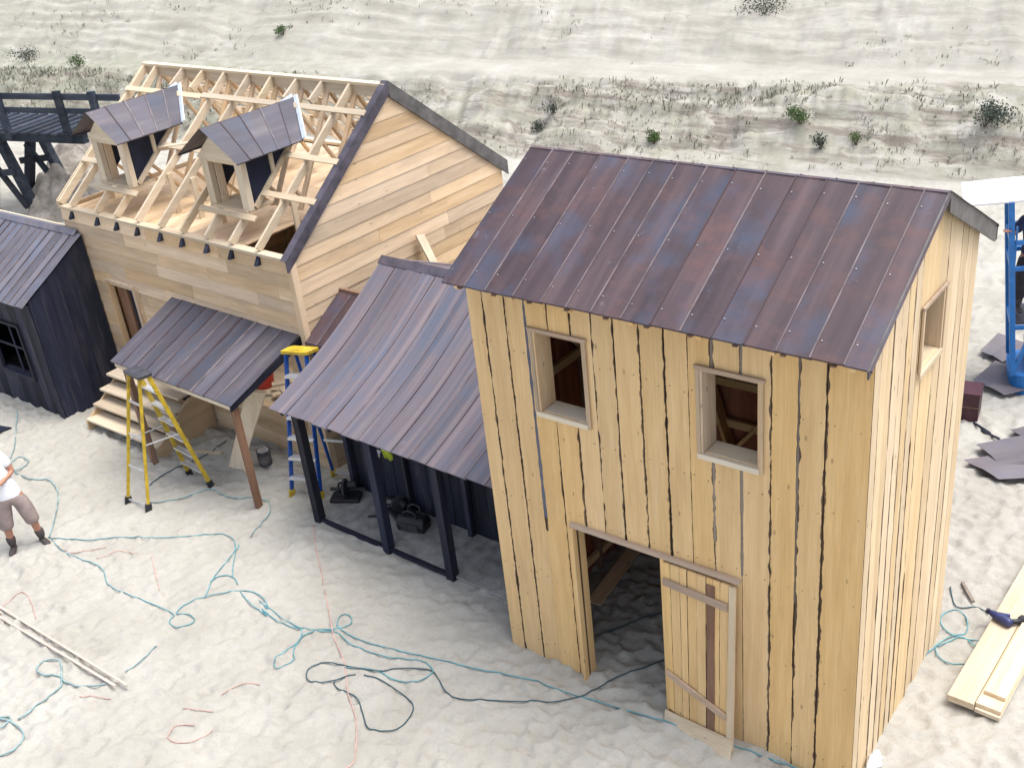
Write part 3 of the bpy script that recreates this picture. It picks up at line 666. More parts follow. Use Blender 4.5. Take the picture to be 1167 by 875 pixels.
mb = MB(); mb.box((.028, -.005, 1.52), (.03, .10, 3.3)); mb.box((-.03, -.032, 1.52), (.08, .02, 3.3)); mb.build('corner_board', W['house_z'], house)
# studs behind the front wall and gable
for x in frange(-HW+.06, -.06, 9):
    for y in (.07, HD-.07):
        if not (y < 1 and (-4.8 < x < -4.05 or -2.3 < x < -.6)): part('stud', W['pale_z'], house, (x, y, .7), (x, y, HH-.06), .045, .09, (0,1,0))
# plates
mb = MB(); mb.box((-HW/2, .045, HH-.005), (HW+.02, .135, .045)); mb.build('top_plate', W['pale_x'], house, bevel=.004)
mb = MB(); mb.box((-HW/2, HD-.045, HH-.005), (HW+.02, .11, .045)); mb.build('top_plate', W['pale_x'], house)
for y, z, w in [(HD/2, HR+.015, .12)]:
    mb = MB(); mb.box((-HW/2, y, z), (HW+.04, w, .045)); mb.box((-HW/2, y, z-.10), (HW, .04, .16)); mb.build('ridge_beam', W['pale_x'], house, bevel=.004)
# trusses
RXW = [-9.795,-9.062,-8.528,-7.978,-7.395,-6.859,-6.284,-5.734,-5.162]
d_x = [(-4.80, -3.94), (-2.03, -1.14)]
RX = [-HW+.03] + [w2h(q, 1.75)[0] for q in RXW] + [-.03]
for i, x in enumerate(RX):
    indorm = any(a+.06 < x < b-.06 for a, b in d_x)
    if not indorm: part('rafter', W['pale_y'], house, (x, .02, HH+.05), (x, HD/2-.02, HR-.03), .04, .11)
    else:
        part('rafter', W['pale_y'], house, (x, .02, HH+.05), (x, .33, HH+.05+.31*hs), .04, .11); part('rafter', W['pale_y'], house, (x, 1.85, HH+.05+1.83*hs), (x, HD/2-.02, HR-.03), .04, .11)
    part('rafter', W['pale_y'], house, (x, HD-.02, HH+.05), (x, HD/2+.02, HR-.03), .04, .11)
    if not indorm and 0 < i < len(RX)-1: part('truss_post', W['pale_z'], house, (x+.04, .72, HH-.05), (x+.04, .72, HH+.72*hs), .035, .08, (0,1,0))
    if 0 < i < len(RX)-1:
        mb = MB(); s = 1 if i % 2 else -1
        mb.bar((x+.042, HD*.5, HR-.12), (x+.042, HD*.29, HH+.12), .035, .08, (1,0,0)); mb.bar((x+.042, HD*.5, HR-.12), (x+.042, HD*.71, HH+.12), .035, .08, (1,0,0))
        mb.bar((x-.042, HD*.29, HH+.12), (x-.042, HD*.19, HH+HD*.19*hs-.03), .035, .08, (1,0,0)); mb.bar((x-.042, HD*.71, HH+.12), (x-.042, HD*.81, HH+HD*.19*hs-.03), .035, .08, (1,0,0))
        mb.build('truss_web', W['house_z'], house)
def onslope(x, y, h=0, back=False):
    n = V(0, -hs, 1).normalized(); p = V(x, y, HH+.105+y*hs*.985)+n*h
    return V(p.x, HD-p.y, p.z) if back else p
# battens on the rafters, interrupted by the dormers
def batten(x0, x1, y, back=False):
    mb = MB(); a, b = onslope(x0, y, .012, back), onslope(x1, y, .012, back); n = V(0, (hs if back else -hs), 1)
    mb.bar(a, b, .085, .022, n); mb.build('roof_batten', W['pale_x'], house)
batten(-HW, -3.62, 1.72); batten(-3.62, -.02, 1.74); 
for a, b in [(-HW, -4.84), (-3.90, -2.07), (-1.10, -.02)]:
    batten(a, b, 1.12) if a != -3.90 else batten(a, b, 1.0)
batten(-1.10, -.02, .62); batten(-4.95, -3.75, .30); batten(-2.2, -.95, .30)
batten(-HW, -5.1, .62)
for y in (.35, .7, 1.05, 1.4, 1.75, 2.05): batten(-HW, -.02, y, True)
mb = MB(); mb.bar(onslope(-3.9, .95, -.01), onslope(-2.5, 1.22, -.01), .04, .08, (0,-hs,1)); mb.build('brace', W['pale_x'], house)
# rake boards on the gable
mb = MB(); n = V(0, -hs, 1).normalized()
a, b = V(.045, -.10, HH+.115-.10*hs), V(.045, HD/2, HR+.06); d = V(0,0,-.16)
mb.prism([a, b, b+d, a+d], (-.03, 0, 0)); mb.prism([a+n*.001, b+n*.001, b+n*.014, a+n*.014], (-.12, 0, 0)); mb.build('bargeboard', M['cap'], house)
mb = MB(); n2 = V(0, hs, 1).normalized()
a, b = V(.045, HD+.12, HH+.115-.12*hs), V(.045, HD/2, HR+.06); d = V(0,0,-.21)
mb.prism([a, b, b+d, a+d], (-.03, 0, 0)); mb.prism([a+n2*.001, b+n2*.001, b+n2*.014, a+n2*.014], (-.12, 0, 0)); mb.build('bargeboard', M['fascia'], house)
mb = MB(); a, b = V(-HW-.03, -.02, HH+.10), V(-HW-.03, HD/2, HR+.05); mb.prism([a, b, b+V(0,0,-.12), a+V(0,0,-.12)], (.028, 0, 0)); mb.build('bargeboard', W['pale_y'], house)
# dark wedge ends under the plate
for (wx, wy) in [(-9.795,1.799),(-9.062,1.777),(-8.528,1.76),(-7.978,1.743),(-7.395,1.725),(-6.859,1.708),(-6.284,1.69),(-5.734,1.673),(-5.162,1.656)]:
    x, _ = w2h(wx, wy); mb = MB()
    mb.prism([(x-.035, -.006, 3.17), (x-.035, -.006, 3.05), (x-.035, -.085, 3.05)], (.07, 0, 0)); mb.build('rafter_tail', W['dark_x'], house)
# dormers
def dormer(xa, xb):
    yf = .372; zb = HH+.10+yf*hs; zt = 4.30; xm = (xa+xb)/2; zr = 4.755; hw = (xb-xa)/2+.20; ze = 4.335; pw = .15; up = .0
    body = MB()
    for x0 in (xa, xb-pw): body.box((x0+pw/2, yf+.045, (zb+zt)/2), (pw, .09, zt-zb), m=0)
    body.prism([(xa-.06, yf-.012, zt-.02), (xb+.06, yf-.012, zt-.02), (xm, yf-.012, zr-.06)], (0, .03, 0), m=1)
    body.box((xm, yf+.05, zt-.03), (xb-xa-2*pw, .09, .07), m=1)
    dm = body.build('dormer', [W['pale_z'], W['pale_x']], house, bevel=.003)
    o = MB(); o.box((xm, yf+.20, zb+.0), (xb-xa-.06, .46, .035)); o.build('sill_board', W['pale_x'], dm)
    o = MB(); o.box((xa+pw+.012, yf+.155, (zb+zt)/2), (.02, .12, zt-zb-.02)); o.build('jamb_board', W['house_z'], dm)
    yb = lambda z: (z-HH-.10)/hs
    for x in (xa+.02, xb-.02):
        o = MB(); o.prism([(x-.008, yf+.10, zb+.01), (x-.008, yf+.10, zt), (x-.008, yb(zt)+.06, zt), (x-.008, yb(zt)+.03, zt-.05)], (.016, 0, 0)); o.build('cheek_panel', M['tarp'], dm)
        o = MB(); s = 1 if x > xm else -1; ym = yf+.52
        o.box((x+s*.022, ym, (zt+HH+.10+ym*hs)/2), (.03, .06, zt-HH-.10-ym*hs-.0)); o.bar((x+s*.022, yf+.10, zb+.035), (x+s*.022, yb(zt)+.06, zt+.03), .045, .07, m=0); o.build('cheek_stud', W['pale_z'], dm)
    o = MB(); yk = yf+.62; o.box((xm, yk, (HH+.12+yk*hs+zt)/2), (xb-xa-.08, .02, zt-HH-.12-yk*hs)); o.build('rear_panel', M['tarp'], dm)
    o = MB()
    for sd in (-1, 1):
        def P(u, s, h, sd=sd):
            # u along y from the front, s from eave to ridge
            z = ze+(zr-ze)*s; x = xm + sd*hw*(1-s); n = V(sd*(zr-ze), 0, hw).normalized()
            end = yb(z+up+.03); y = (yf-.20) + (end-(yf-.20))*u
            return V(x, y, z+up*u)+n*(h+.012)
        roofsheets(o, P, [0, .2, .40, .62, .82, 1.0], 6, 0, 1, 2, None, lip=.013, tilt=.004, edge=.0)
    o.build('dormer_roof', [M['roof_porch'], M['seam'], M['seam_dark']], dm, fix=False)
    o = MB(); p, q = P(1, 1, .01), P(1, 0, .01)
    p = V(xm, yb(zr+up)+.03, zr+up+.03); q = None
    for sd in (-1, 1):
        q = V(xm+sd*(hw+.01), yb(ze+up)+.04, ze+up+.035); d = V(sd*.05, .02, .03)
        o.prism([p, q, q+d, p+d], V(sd*.012, .012, 0))
    o.build('valley_flashing', M['flash'], dm)
    return dm
for a, b in d_x: dormer(a, b)
# door and shop opening
mb = MB(); mb.box((-4.63, .10, 1.40), (.27, .035, 1.30)); mb.build('door', W['brown_z'], house)
mb = MB(); mb.box((-4.80, .0, 1.40), (.045, .10, 1.36)); mb.box((-4.075, .0, 1.40), (.055, .10, 1.36)); mb.box((-3.98, -.022, 1.40), (.012, .015, 1.36)); mb.box((-4.44, .0, 2.085), (.76, .10, .045)); mb.build('door_frame', W['house_z'], house, bevel=.003)
mb = MB(); mb.box((-4.41, .12, 1.40), (.12, .03, 1.30)); mb.build('door_edge', W['dark_z'], house)
mb = MB(); mb.box((-1.4, -.01, .715), (2.0, .12, .05)); mb.box((-1.4, -.03, .60), (2.0, .02, .12)); mb.build('counter_sill', W['house_x'], house)
# porch
def PP(u, s, h):
    z = 1.675+(2.105-1.675)*s; y = -1.35+1.335*s; n = V(0, -.43, 1.335).normalized(); x = (-2.85+2.72*u)*(1-s) + (-3.04+2.85*u)*s
    return V(x, y, z)+n*(h+.01)
mb = MB(); roofsheets(mb, PP, [0,.095,.2,.295,.39,.49,.59,.70,.80,.895,1.0], 10, 0, 1, 2, None, lip=.013, wav=.006)
mb.build('porch_roof', [M['roof_porch'], M['seam'], M['seam_dark']], house, fix=False)
mb = MB(); mb.bar((-2.83, -1.30, 1.625), (-.14, -1.30, 1.625), .04, .08); mb.build('porch_beam', W['pale_x'], house, bevel=.003)
for x in (-2.8, -1.5, -.2):
    mb = MB(); mb.bar((x, -1.32, 1.64), (x, -.03, 2.06), .04, .07); mb.build('porch_rafter', W['house_y'], house)
mb = MB(); mb.prism([(-.125, -1.345, 1.67), (-.125, -.02, 2.10), (-.125, -.02, 1.98), (-.125, -1.345, 1.585)], (.025, 0, 0)); mb.build('porch_end_board', W['dark_y'], house)
for x, y in ((-2.62, -1.27), (-.22, -1.22)):
    wx, wy = h2w(x, y); mb = MB(); mb.box((x, y, .76), (.085, .085, 1.7)); mb.build('porch_post', W['brown_z'], house, bevel=.004)

# ------------------------------------------------------------------ steps up to the door
st = thing('wooden_steps', 'four pale open wooden steps between the black shed and the yellow ladder', 'steps', (-8.1, .5, 0))
for k in range(4):
    mb = MB(); z = .17+k*.185; y = .08+k*.185
    mb.box((-.0, y+.13, z), (1.86, .30, .04)); mb.build('tread', W['pale_x'], st, bevel=.004)
    mb = MB(); mb.box((-.0, y+.24, z-.105), (1.78, .02, .165)); mb.build('riser', W['dark_x'], st)
for x in (-.92, .92):
    mb = MB(); mb.prism([(x-.02, .05, -.06), (x-.02, .05, .13), (x-.02, .80, .66), (x-.02, 1.16, .66), (x-.02, 1.16, -.06)], (.04, 0, 0)); mb.build('stringer', W['house_y'], st)

# ------------------------------------------------------------------ dark lean-to between house and tower
LX, LY = -3.716, .60
lean = thing('open_lean_to', 'low open shed with dark posts and a long sagging blue purple sheet roof', 'shed', (LX, LY, 0), -.023)
LZ0, LZ1, LDP = 1.80, 2.96, 2.06
def PL(u, s, h):
    y = -.25+s*(LDP+.25); z = LZ0+(LZ1-LZ0)*s - .11*math.sin(math.pi*s); sg = (LZ1-LZ0)/(LDP+.25)
    return V(u, y, z)+V(0, -sg, 1).normalized()*(h+.01)
lx1 = 3.62
L_ = [-.19+.01, .13, .36, .62, .86, 1.12, 1.40, 1.66, 1.95, 2.22, 2.50, 2.78, 3.06, 3.34, lx1]
mb = MB(); roofsheets(mb, PL, L_, 16, 0, 1, 2, None, lip=.016, wav=.006, tilt=.008, edge=.03)
def PLb(u, s, h):
    y = LDP+1.9-s*1.9; return V(u, y, 2.1+(LZ1-2.1)*s+h+.01)
roofsheets(mb, PLb, frange(-.18, lx1, 12), 8, 0, 1, 2)
mb.build('roof', [M['roof_lean'], M['seam'], M['seam_dark']], lean, fix=False)
mb = MB(); c = PL(0, 1, 0); 
mb.prism([(-.2, LDP-.10, LZ1-.035), (-.2, LDP, LZ1+.045), (-.2, LDP+.10, LZ1-.035), (-.2, LDP, LZ1+.02)], (lx1+.2, 0, 0)); mb.build('ridge_cap', M['cap'], lean)
for x in (0.0, 1.287, 2.362, 3.45):
    mb = MB(); mb.box((x, 0, .86), (.115, .115, 1.86)); mb.build('post', W['dark_z'], lean, bevel=.005)
mb = MB(); mb.bar((-.06, .0, 1.80), (3.5, 0, 1.80), .05, .10); mb.build('eave_beam', W['dark_x'], lean)
mb = MB(); mb.bar((-.04, -.01, .035), (2.42, -.01, .035), .05, .05); mb.build('sill', W['dark_x'], lean)
mb = MB(); mb.box((1.72, .40, .03), (3.52, .80, .03)); mb.build('floor', M['slab'], lean)
wy = .80
mb = MB(); vboards(mb, lambda u, z, d: (u, wy-d, z), frange(-.08, 3.55, 18), -.1, lambda u: 2.1, [R.choice([const(.004), const(.008)]) for _ in range(19)], th=.025, amp=.005)
mb.build('back_wall', W['dark_z'], lean)
for x in (-.06, 1.0, 2.05, 2.9):
    mb = MB(); mb.box((x, wy-.06, 1.05), (.07, .07, 2.2)); mb.build('wall_post', W['dark_z'], lean)
mb = MB(); vboards(mb, lambda u, z, d: (-.08-d, u, z), frange(wy, LDP+1.8, 14), -.1, lambda u: PL(0, min(1, (u+.25)/(LDP+.25)), -.05).z if u < LDP else PLb(0, (LDP+1.9-u)/1.9, -.06).z, [const(.004)]*15, th=.025, amp=.005)
mb.build('side_wall', W['dark_z'], lean)
mb = MB(); vboards(mb, lambda u, z, d: (u, LDP+1.8+d, z), frange(-.08, 3.55, 18), -.1, lambda u: 2.05, [const(.004)]*19, th=.025); mb.build('rear_wall', W['dark_z'], lean)
for x in frange(0, 3.4, 4):
    mb = MB(); pts = [PL(x, s, -.045) for s in (0, .25, .5, .75, 1)]
    for a, b in zip(pts[:-1], pts[1:]): mb.bar(a, b, .04, .07)
    mb.build('rafter', W['dark_y'], lean)
# small roof filling the gap beside it
so = MB()
def PS(u, s, h): return V(-.78+.66*u, 0.95+s*.78, 2.06+s*.46+h)
roofsheets(so, PS, [0, .36, .68, 1.0], 6, 0, 1, 2, None, lip=.015)
so.build('side_roof', [M['roof_tower'], M['seam'], M['seam_dark']], lean, fix=False)
so = MB(); so.bar((-.78, 1.73, 2.50), (-.1, 1.73, 2.50), .05, .10); so.bar((-.78, .97, 2.01), (-.1, .97, 2.01), .04, .07); so.bar((-.70, 1.73, 2.5), (-.70, 1.73, -.05), .07, .07, (0,1,0)); so.build('side_roof_frame', W['brown_x'], lean)

# ------------------------------------------------------------------ black shed at the left
sh = thing('black_shed', 'black boarded shed with a small window hole and pale grey sheet roof', 'shed', (-9.68, .58, 0))
SW, SD = 3.2, 1.18; ez, rz = 2.04, 2.80
ssl = (rz-ez)/(SD+.13)
mb = MB(); vboards(mb, lambda u, z, d: (u, -d, z), frange(-SW, -.12, 14)+[0], -.12, lambda u: ez+.02, [const(.004)]*16, [(-1.55, -.62, .62, 1.55)], th=.025, amp=.004); mb.build('front_wall', W['dark_z'], sh)
mb = MB(); vboards(mb, lambda u, z, d: (d, u, z), frange(0, SD, 6), -.12, lambda u: ez+.06+u*ssl, [const(.004)]*7, th=.025, amp=.004); mb.build('side_wall', W['dark_z'], sh)
mb = MB(); vboards(mb, lambda u, z, d: (-SW-d, u, z), frange(0, SD, 6), -.12, lambda u: ez+.06+u*ssl, [const(.004)]*7, th=.025, amp=.004); mb.build('side_wall', W['dark_z'], sh)
mb = MB(); vboards(mb, lambda u, z, d: (-u, SD+d, z), frange(0, SW, 14), -.12, lambda u: rz-.02, [const(.004)]*15, th=.025); mb.build('back_wall', W['dark_z'], sh)
mb = MB(); mb.box((-.075, -.024, 1.0), (.13, .02, 2.1)); mb.build('corner_board', W['bluegrey'], sh) if False else mb.build('corner_board', W['dark_z'], sh)
def PH(u, s, h):
    y = -.13+s*(SD+.13); z = ez+(rz-ez)*s; return V(u, y, z)+V(0, -ssl, 1).normalized()*(h+.02)
mb = MB(); roofsheets(mb, PH, frange(-SW-.1, .015, 17), 12, 0, 1, 2, None, lip=.024, tilt=.010, wav=.006); mb.build('roof', [M['roof_shed'], M['seam'], M['seam_dark']], sh, fix=False)
mb = MB(); mb.prism([(-SW-.1, SD-.08, rz+.0), (-SW-.1, SD-.01, rz+.075), (-SW-.1, SD+.14, rz+.02), (-SW-.1, SD-.01, rz+.05)], (SW+.02, 0, 0)); mb.build('ridge_cap', M['roof_shed'], sh)
mb = MB(); mb.bar((-SW-.1, SD+.12, rz-.02), (-.28, SD+.12, rz-.02), .03, .12); mb.build('fascia', W['pale_x'], sh)
fr = MB()
for x in (-1.575, -.595): fr.box((x, -.02, 1.085), (.05, .035, 1.03))
for z in (.595, 1.575): fr.box((-1.085, -.02, z), (.93, .035, .05))
f = fr.build('window_frame', W['dark_z'], sh)
mb = MB()
mb.box((-1.085, .03, 1.12), (.93, .02, .035)); mb.box((-.98, .03, 1.09), (.035, .018, .93)); mb.build('mullion', W['dark_z'], f)
mb = MB(); mb.box((-1.085, .02, .63), (.93, .14, .02)); mb.build('sill', W['dark_x'], f)

# ------------------------------------------------------------------ trestle bridge behind the shed
br = thing('timber_trestle', 'dark timber footbridge with post and rail fence on sloping legs', 'bridge', (-21.0, 6.7, 0), .197)
mb = MB()
for y in (.08, 1.3): mb.box((-5.2, y, 2.06), (16.0, .18, .24))
mb.build('beam', W['bridge'], br)
for k in range(46):
    x = -13.1+k*.352
    mb = MB(); mb.box((x, .7, 2.20), (.20, 1.75, .045)); mb.build('deck_plank', W['bridge'], br) if k % 1 == 0 else None
for y in (.0,):
    for z, hgt in ((3.08, .15), (2.74, .13)):
        mb = MB(); mb.bar((-13.2, y, z), (4.35, y, z-.0), .05, hgt); mb.build('rail', W['bridge'], br)
    for x in (-12.2, -9.6, -7.0, -4.4, -2.0, .35, 2.42, 3.55):
        mb = MB(); mb.box((x, y-.06 if y < 1 else y+.06, 2.62), (.17, .12, 1.22)); mb.build('rail_post', W['bridge'], br)
for xx in (-11.5, -5.6, -.35):
    for y in (.08, 1.3):
        mb = MB(); mb.bar((xx+.10, y, 1.96), (xx+.72, y-.0, -.15), .20, .20, (0,1,0)); mb.build('leg', W['bridge'], br)
        mb = MB(); mb.bar((xx-.10, y, 1.96), (xx-1.05, y, -.15), .20, .20, (0,1,0)); mb.build('leg', W['bridge'], br)
        mb = MB(); mb.bar((xx+.42, y-.12, 1.15), (xx-.75, y-.12, 1.02), .08, .16, (0,0,1)); mb.bar((xx+.50, y-.12, .20), (xx-.35, y-.12, 1.5), .08, .16, (1,0,0)); mb.build('cross_brace', W['bridge'], br)
    mb = MB(); mb.box((xx, .7, 1.96), (.5, 1.6, .16)); mb.build('cap_beam', W['bridge'], br)
# ------------------------------------------------------------------ step ladders
def stepladder(name, label, fl, fr, rl, rr, top, yaw, mat, capm, footm, nstep, group='step ladders'):
    """front feet fl, fr (step side), rear feet rl, rr, cap centre top"""
    o = thing(name, label, 'ladder', (top[0], top[1], 0), 0, group)
    T = Vector(top); ax = V(math.cos(yaw), math.sin(yaw), 0); ay = V(-ax.y, ax.x, 0)
    L = lambda p: V(p[0]-top[0], p[1]-top[1], p[2])
    fl, fr, rl, rr = [L((p[0], p[1], gh(p[0], p[1])+.0)) for p in (fl, fr, rl, rr)]
    c = V(0, 0, top[2]); fwd = ((fl+fr)-(rl+rr)); fwd.z = 0; fwd.normalize(); side = (fr-fl); side.z = 0; side.normalize()
    tl, tr = c - side*.15 + fwd*.06, c + side*.15 + fwd*.06; ul, ur = c - side*.14 - fwd*.06, c + side*.14 - fwd*.06
    for a, b in ((fl, tl), (fr, tr)):
        mb = MB(); mb.bar(a, b, .026, .06, fwd); mb.build('rail', mat, o, bevel=.004)
    for a, b in ((rl, ul), (rr, ur)):
        mb = MB(); mb.bar(a, b, .024, .045, fwd); mb.build('rail', mat, o, bevel=.004)
    for k in range(1, nstep+1):
        q = k/(nstep+1); a, b = fl.lerp(tl, q), fr.lerp(tr, q); mb = MB(); mb.bar(a, b, .085, .022); mb.bar(a+V(0,0,-.02)+fwd*.04, b+V(0,0,-.02)+fwd*.04, .006, .04); mb.build('step', M['alu'], o)
    for q in (.03, .30, .55, .8):
        a, b = rl.lerp(ul, q), rr.lerp(ur, q); mb = MB(); mb.bar(a, b, .012, .035); mb.build('cross_bar', M['alu'], o)
    for s in ('l', 'r'):
        a = (fl.lerp(tl, .5) if s == 'l' else fr.lerp(tr, .5)); b = (rl.lerp(ul, .5) if s == 'l' else rr.lerp(ur, .5)); mb = MB(); mb.bar(a, b, .006, .02); mb.build('spreader', M['alu'], o)
    mb = MB(); x, y = side, fwd
    poly = [c + x*a + y*b for a, b in [(-.19,-.10),(.19,-.10),(.21,-.04),(.19,.10),(-.19,.10),(-.21,-.04)]]
    mb.prism(poly, (0,0,.05)); mb.prism([p*.0 + c + (p-c)*.7 + V(0,0,.05) for p in poly], (0,0,.008)); mb.build('top_cap', capm, o, bevel=.006)
    for p, d in ((fl, tl), (fr, tr), (rl, ul), (rr, ur)):
        mb = MB(); u = (d-p).normalized(); mb.bar(p-u*.02, p+u*.10, .04, .09, fwd); mb.build('foot', footm, o, bevel=.004)
    return o
stepladder('step_ladder', 'yellow step ladder with dark cap standing open on the sand before the porch', (-5.79,.43), (-6.36,.49), (-6.13,-.42), (-6.57,-.45), (-6.19,.05,1.90), 0, M['yellow'], M['darkgrey'], M['black'], 6)
stepladder('step_ladder', 'blue step ladder with yellow cap half hidden behind a dark post', (-4.52,.83), (-4.09,.98), (-4.36,1.50), (-4.02,1.62), (-4.24,1.27,2.10), 0, M['blue'], M['yellow'], M['yellow'], 6)

# ------------------------------------------------------------------ leftovers round the house
def leaning(name, label, cat, poly, th, mat, group=None):
    P = [Vector(p) for p in poly]; c = sum(P, V(0,0,0))/len(P); n = (P[1]-P[0]).cross(P[2]-P[0]).normalized()
    mb = MB(); mb.prism([p-V(c.x, c.y, 0) for p in P], n*th); return tag(mb.build(name, mat, loc=(c.x, c.y, 0), bevel=.002), label, cat, group)
leaning('plywood_offcut', 'tapered pale plywood offcut leaning behind the right porch post', 'board', [(-6.02,.93,-.06), (-5.62,.93,-.08), (-5.47,.98,.42), (-4.95,1.13,1.40), (-5.40,1.13,1.30)], .02, W['pale_z'])
leaning('leaning_plank', 'short pale plank leaning on the house gable behind the purple roof', 'plank', [(-4.10,3.92,2.1), (-4.10,4.07,2.05), (-4.36,4.02,2.74), (-4.36,3.85,2.78)], .03, W['pale_z'])
def paint_can(x, y):
    o = thing('paint_can', 'small dark metal paint can on the sand by the porch post', 'can', (x, y, gh(x, y)))
    mb = MB(); mb.tube([V(0,0,0), V(0,0,.01), V(0,0,.22), V(0,0,.232)], [.095,.098,.098,.102], 20); mb.build('can_body', M['darkgrey'], o, smooth=False)
    mb = MB(); mb.tube([V(0,0,.225), V(0,0,.238)], [.085,.085], 20); mb.build('lid', M['alu'], o)
    mb = MB(); mb.tube([V(.1*math.cos(a), .02, .2+.10*math.sin(a)) for a in [math.pi*k/10 for k in range(11)]], .004, 5); mb.build('handle', M['alu'], o)
    mb = MB(); mb.tube([V(0,0,.05), V(0,0,.17)], [.0995,.0995], 20); mb.build('paper_band', M['fascia'], o)
paint_can(-5.50, 1.22)
# things on the house floor at the shop opening
fx, fy = h2w(-1.75, .38)
o = thing('red_bucket', 'red plastic bucket on the house floor under the porch roof', 'bucket', (fx, fy, .726))
mb = MB(); mb.tube([V(0,0,0), V(0,0,.02), V(0,0,.36), V(0,0,.37), V(0,0,.30), V(0,0,.03)], [.13,.135,.165,.172,.155,.12], 22); mb.build('bucket_body', M['red'], o, smooth=True)
mb = MB(); mb.tube([V(.17*math.cos(a), 0, .36-.10*math.sin(a)) for a in [math.pi*k/10 for k in range(11)]], .004, 5); mb.build('handle', M['alu'], o)
for k, (x, y, z, a, l) in enumerate([(-1.25,.30,.735,.3,.6), (-1.18,.36,.775,1.1,.5), (-1.05,.25,.82,-.4,.45), (-1.3,.42,.86,.9,.4)]):
    wx, wy = h2w(x, y); mb = MB(); mb.box((0,0,.02), (l, .12, .035)); q = mb.build('timber_offcut', W['pale_x'], loc=(wx, wy, z), rotz=a, bevel=.003)
    tag(q, ['pale timber offcut lowest in the heap on the house floor','pale timber offcut lying second in the heap on the house floor','short pale offcut third up in the heap beside the red bucket','topmost short offcut of the heap beside the red bucket'][k], 'offcut', 'offcuts on the house floor')
tag(MB.build(*(lambda m: (m.box((0,0,0), (.5,.06,.025)), (m,))[1])(MB()), 'timber_offcut', W['pale_x'], None, (-6.62, 1.02, gh(-6.62,1.02)+.02), .35), 'thin pale stick on the sand right of the steps', 'offcut')
# dark corner of a sheet at the left edge
mb = MB(); zz = gh(-10.5, -.2); mb.prism([(-.55,-.1,0), (.27,.09,0), (.25,-.12,.02), (-.3,-.45,.0), (-.7,-.4,0)], (0,0,.02)); tag(mb.build('dark_sheet', M['tarp'], loc=(-10.49, -.19, zz+.02)), 'dark blue sheet corner lying on sand at the left edge', 'sheet')

# ------------------------------------------------------------------ tools under the lean-to
def power_saw(x, y, rz, label):
    o = thing('power_saw', label, 'saw', (x, y, max(.045, gh(x, y))), rz, 'saws under the lean-to'); o.scale = (.8,)*3
    mb = MB(); mb.prism([(-.26,-.16,0), (.26,-.16,0), (.26,.10,0), (.12,.20,0), (-.12,.20,0), (-.26,.10,0)], (0,0,.07)); mb.build('base', M['black'], o, bevel=.01)
    mb = MB(); mb.tube([V(-.02,.0,.22), V(.02,.0,.22)], [.15,.15], 24); mb.build('blade_guard', M['darkgrey'], o)
    mb = MB(); mb.tube([V(-.006,.0,.2), V(.006,.0,.2)], [.135,.135], 28); mb.build('blade', M['alu'], o)
    mb = MB(); mb.tube([V(.03,.02,.26), V(.07,.02,.26), V(.2,.02,.27), V(.22,.02,.27)], [.05,.065,.06,.04], 14); mb.build('motor', M['black'], o)
    mb = MB(); mb.bar((0,.16,.07), (0,.06,.30), .07, .08, (0,1,0)); mb.build('arm', M['black'], o)
    mb = MB(); mb.tube([V(-.02,-.05,.35), V(-.03,-.14,.40), V(-.03,-.22,.36), V(-.03,-.24,.29), V(-.02,-.16,.25)], .018, 8); mb.build('handle', M['black'], o, smooth=True)
    mb = MB(); mb.box((0,.12,.11), (.62,.03,.06)); mb.build('fence_bar', M['darkgrey'], o)
    return o
power_saw(-3.72, 1.12, .5, 'black power saw on the floor at the lean-to left corner')
power_saw(-2.78, 1.20, -.4, 'black power saw behind the middle post beside the tool bag')
o = thing('tool_bag', 'black open tool bag standing on the floor behind the middle post', 'bag', (-2.42, 1.05, max(.045, gh(-2.42, 1.03))), .25); o.scale = (.8,)*3
mb = MB()
pr = [(-.24,.14),(-.25,.17),(-.2,.19)]
lo_ = [V(-.24,-.13,0), V(.24,-.13,0), V(.24,.13,0), V(-.24,.13,0)]; mi = [V(-.26,-.15,.15), V(.26,-.15,.15), V(.26,.15,.15), V(-.26,.15,.15)]; hi_ = [V(-.23,-.07,.27), V(.23,-.08,.25), V(.23,.07,.26), V(-.23,.08,.27)]
mb.hexa(mi+lo_); mb.hexa(hi_+[p+V(0,0,.001) for p in mi]); mb.build('bag_body', M['black'], o, bevel=.02)
for s in (-1, 1):
    mb = MB(); mb.tube([V(-.12,s*.07,.24), V(-.1,s*.09,.36), V(0,s*.10,.40), V(.1,s*.09,.36), V(.12,s*.07,.24)], .012, 7); mb.build('handle', M['darkgrey'], o, smooth=True)
mb = MB(); mb.box((0,-.155,.10), (.3,.02,.12)); mb.build('pocket', M['darkgrey'], o, bevel=.006)
mb = MB(); mb.tube([V(-.1,0,0), V(.0,.01,.0), V(.1,0,0)], [.02,.025,.018], 8); tag(mb.build('torch', M['black'], loc=(-3.05, .98, gh(-3.05,.98)+.03), rotz=.5), 'small black torch lying on the floor between the saws', 'torch')
o = thing('hanging_gloves', 'lime and grey work gloves hanging on the dark back wall', 'gloves', (-2.97, 1.27, .98), -.02)
def glove(mb, ox, rot, m=0):
    c, s = math.cos(rot), math.sin(rot); F = lambda x, z: V(ox+c*x-s*z, -.035, s*x+c*z)
    mb.prism([F(-.05,.05), F(.05,.05), F(.055,-.06), F(.03,-.08), F(-.03,-.08), F(-.055,-.06)], (0,.025,0), m)
    for k, (x, l) in enumerate([(-.04,.07), (-.013,.085), (.013,.08), (.038,.06)]): mb.tube([F(x,-.06), F(x*1.15,-.08-l*.5), F(x*1.2,-.08-l)], [.013,.012,.008], 7, m)
    mb.tube([F(-.05,-.0), F(-.085,-.05), F(-.09,-.08)], [.014,.013,.009], 7, m)
mb = MB(); glove(mb, .05, .9); mb.build('glove', M['lime'], o)
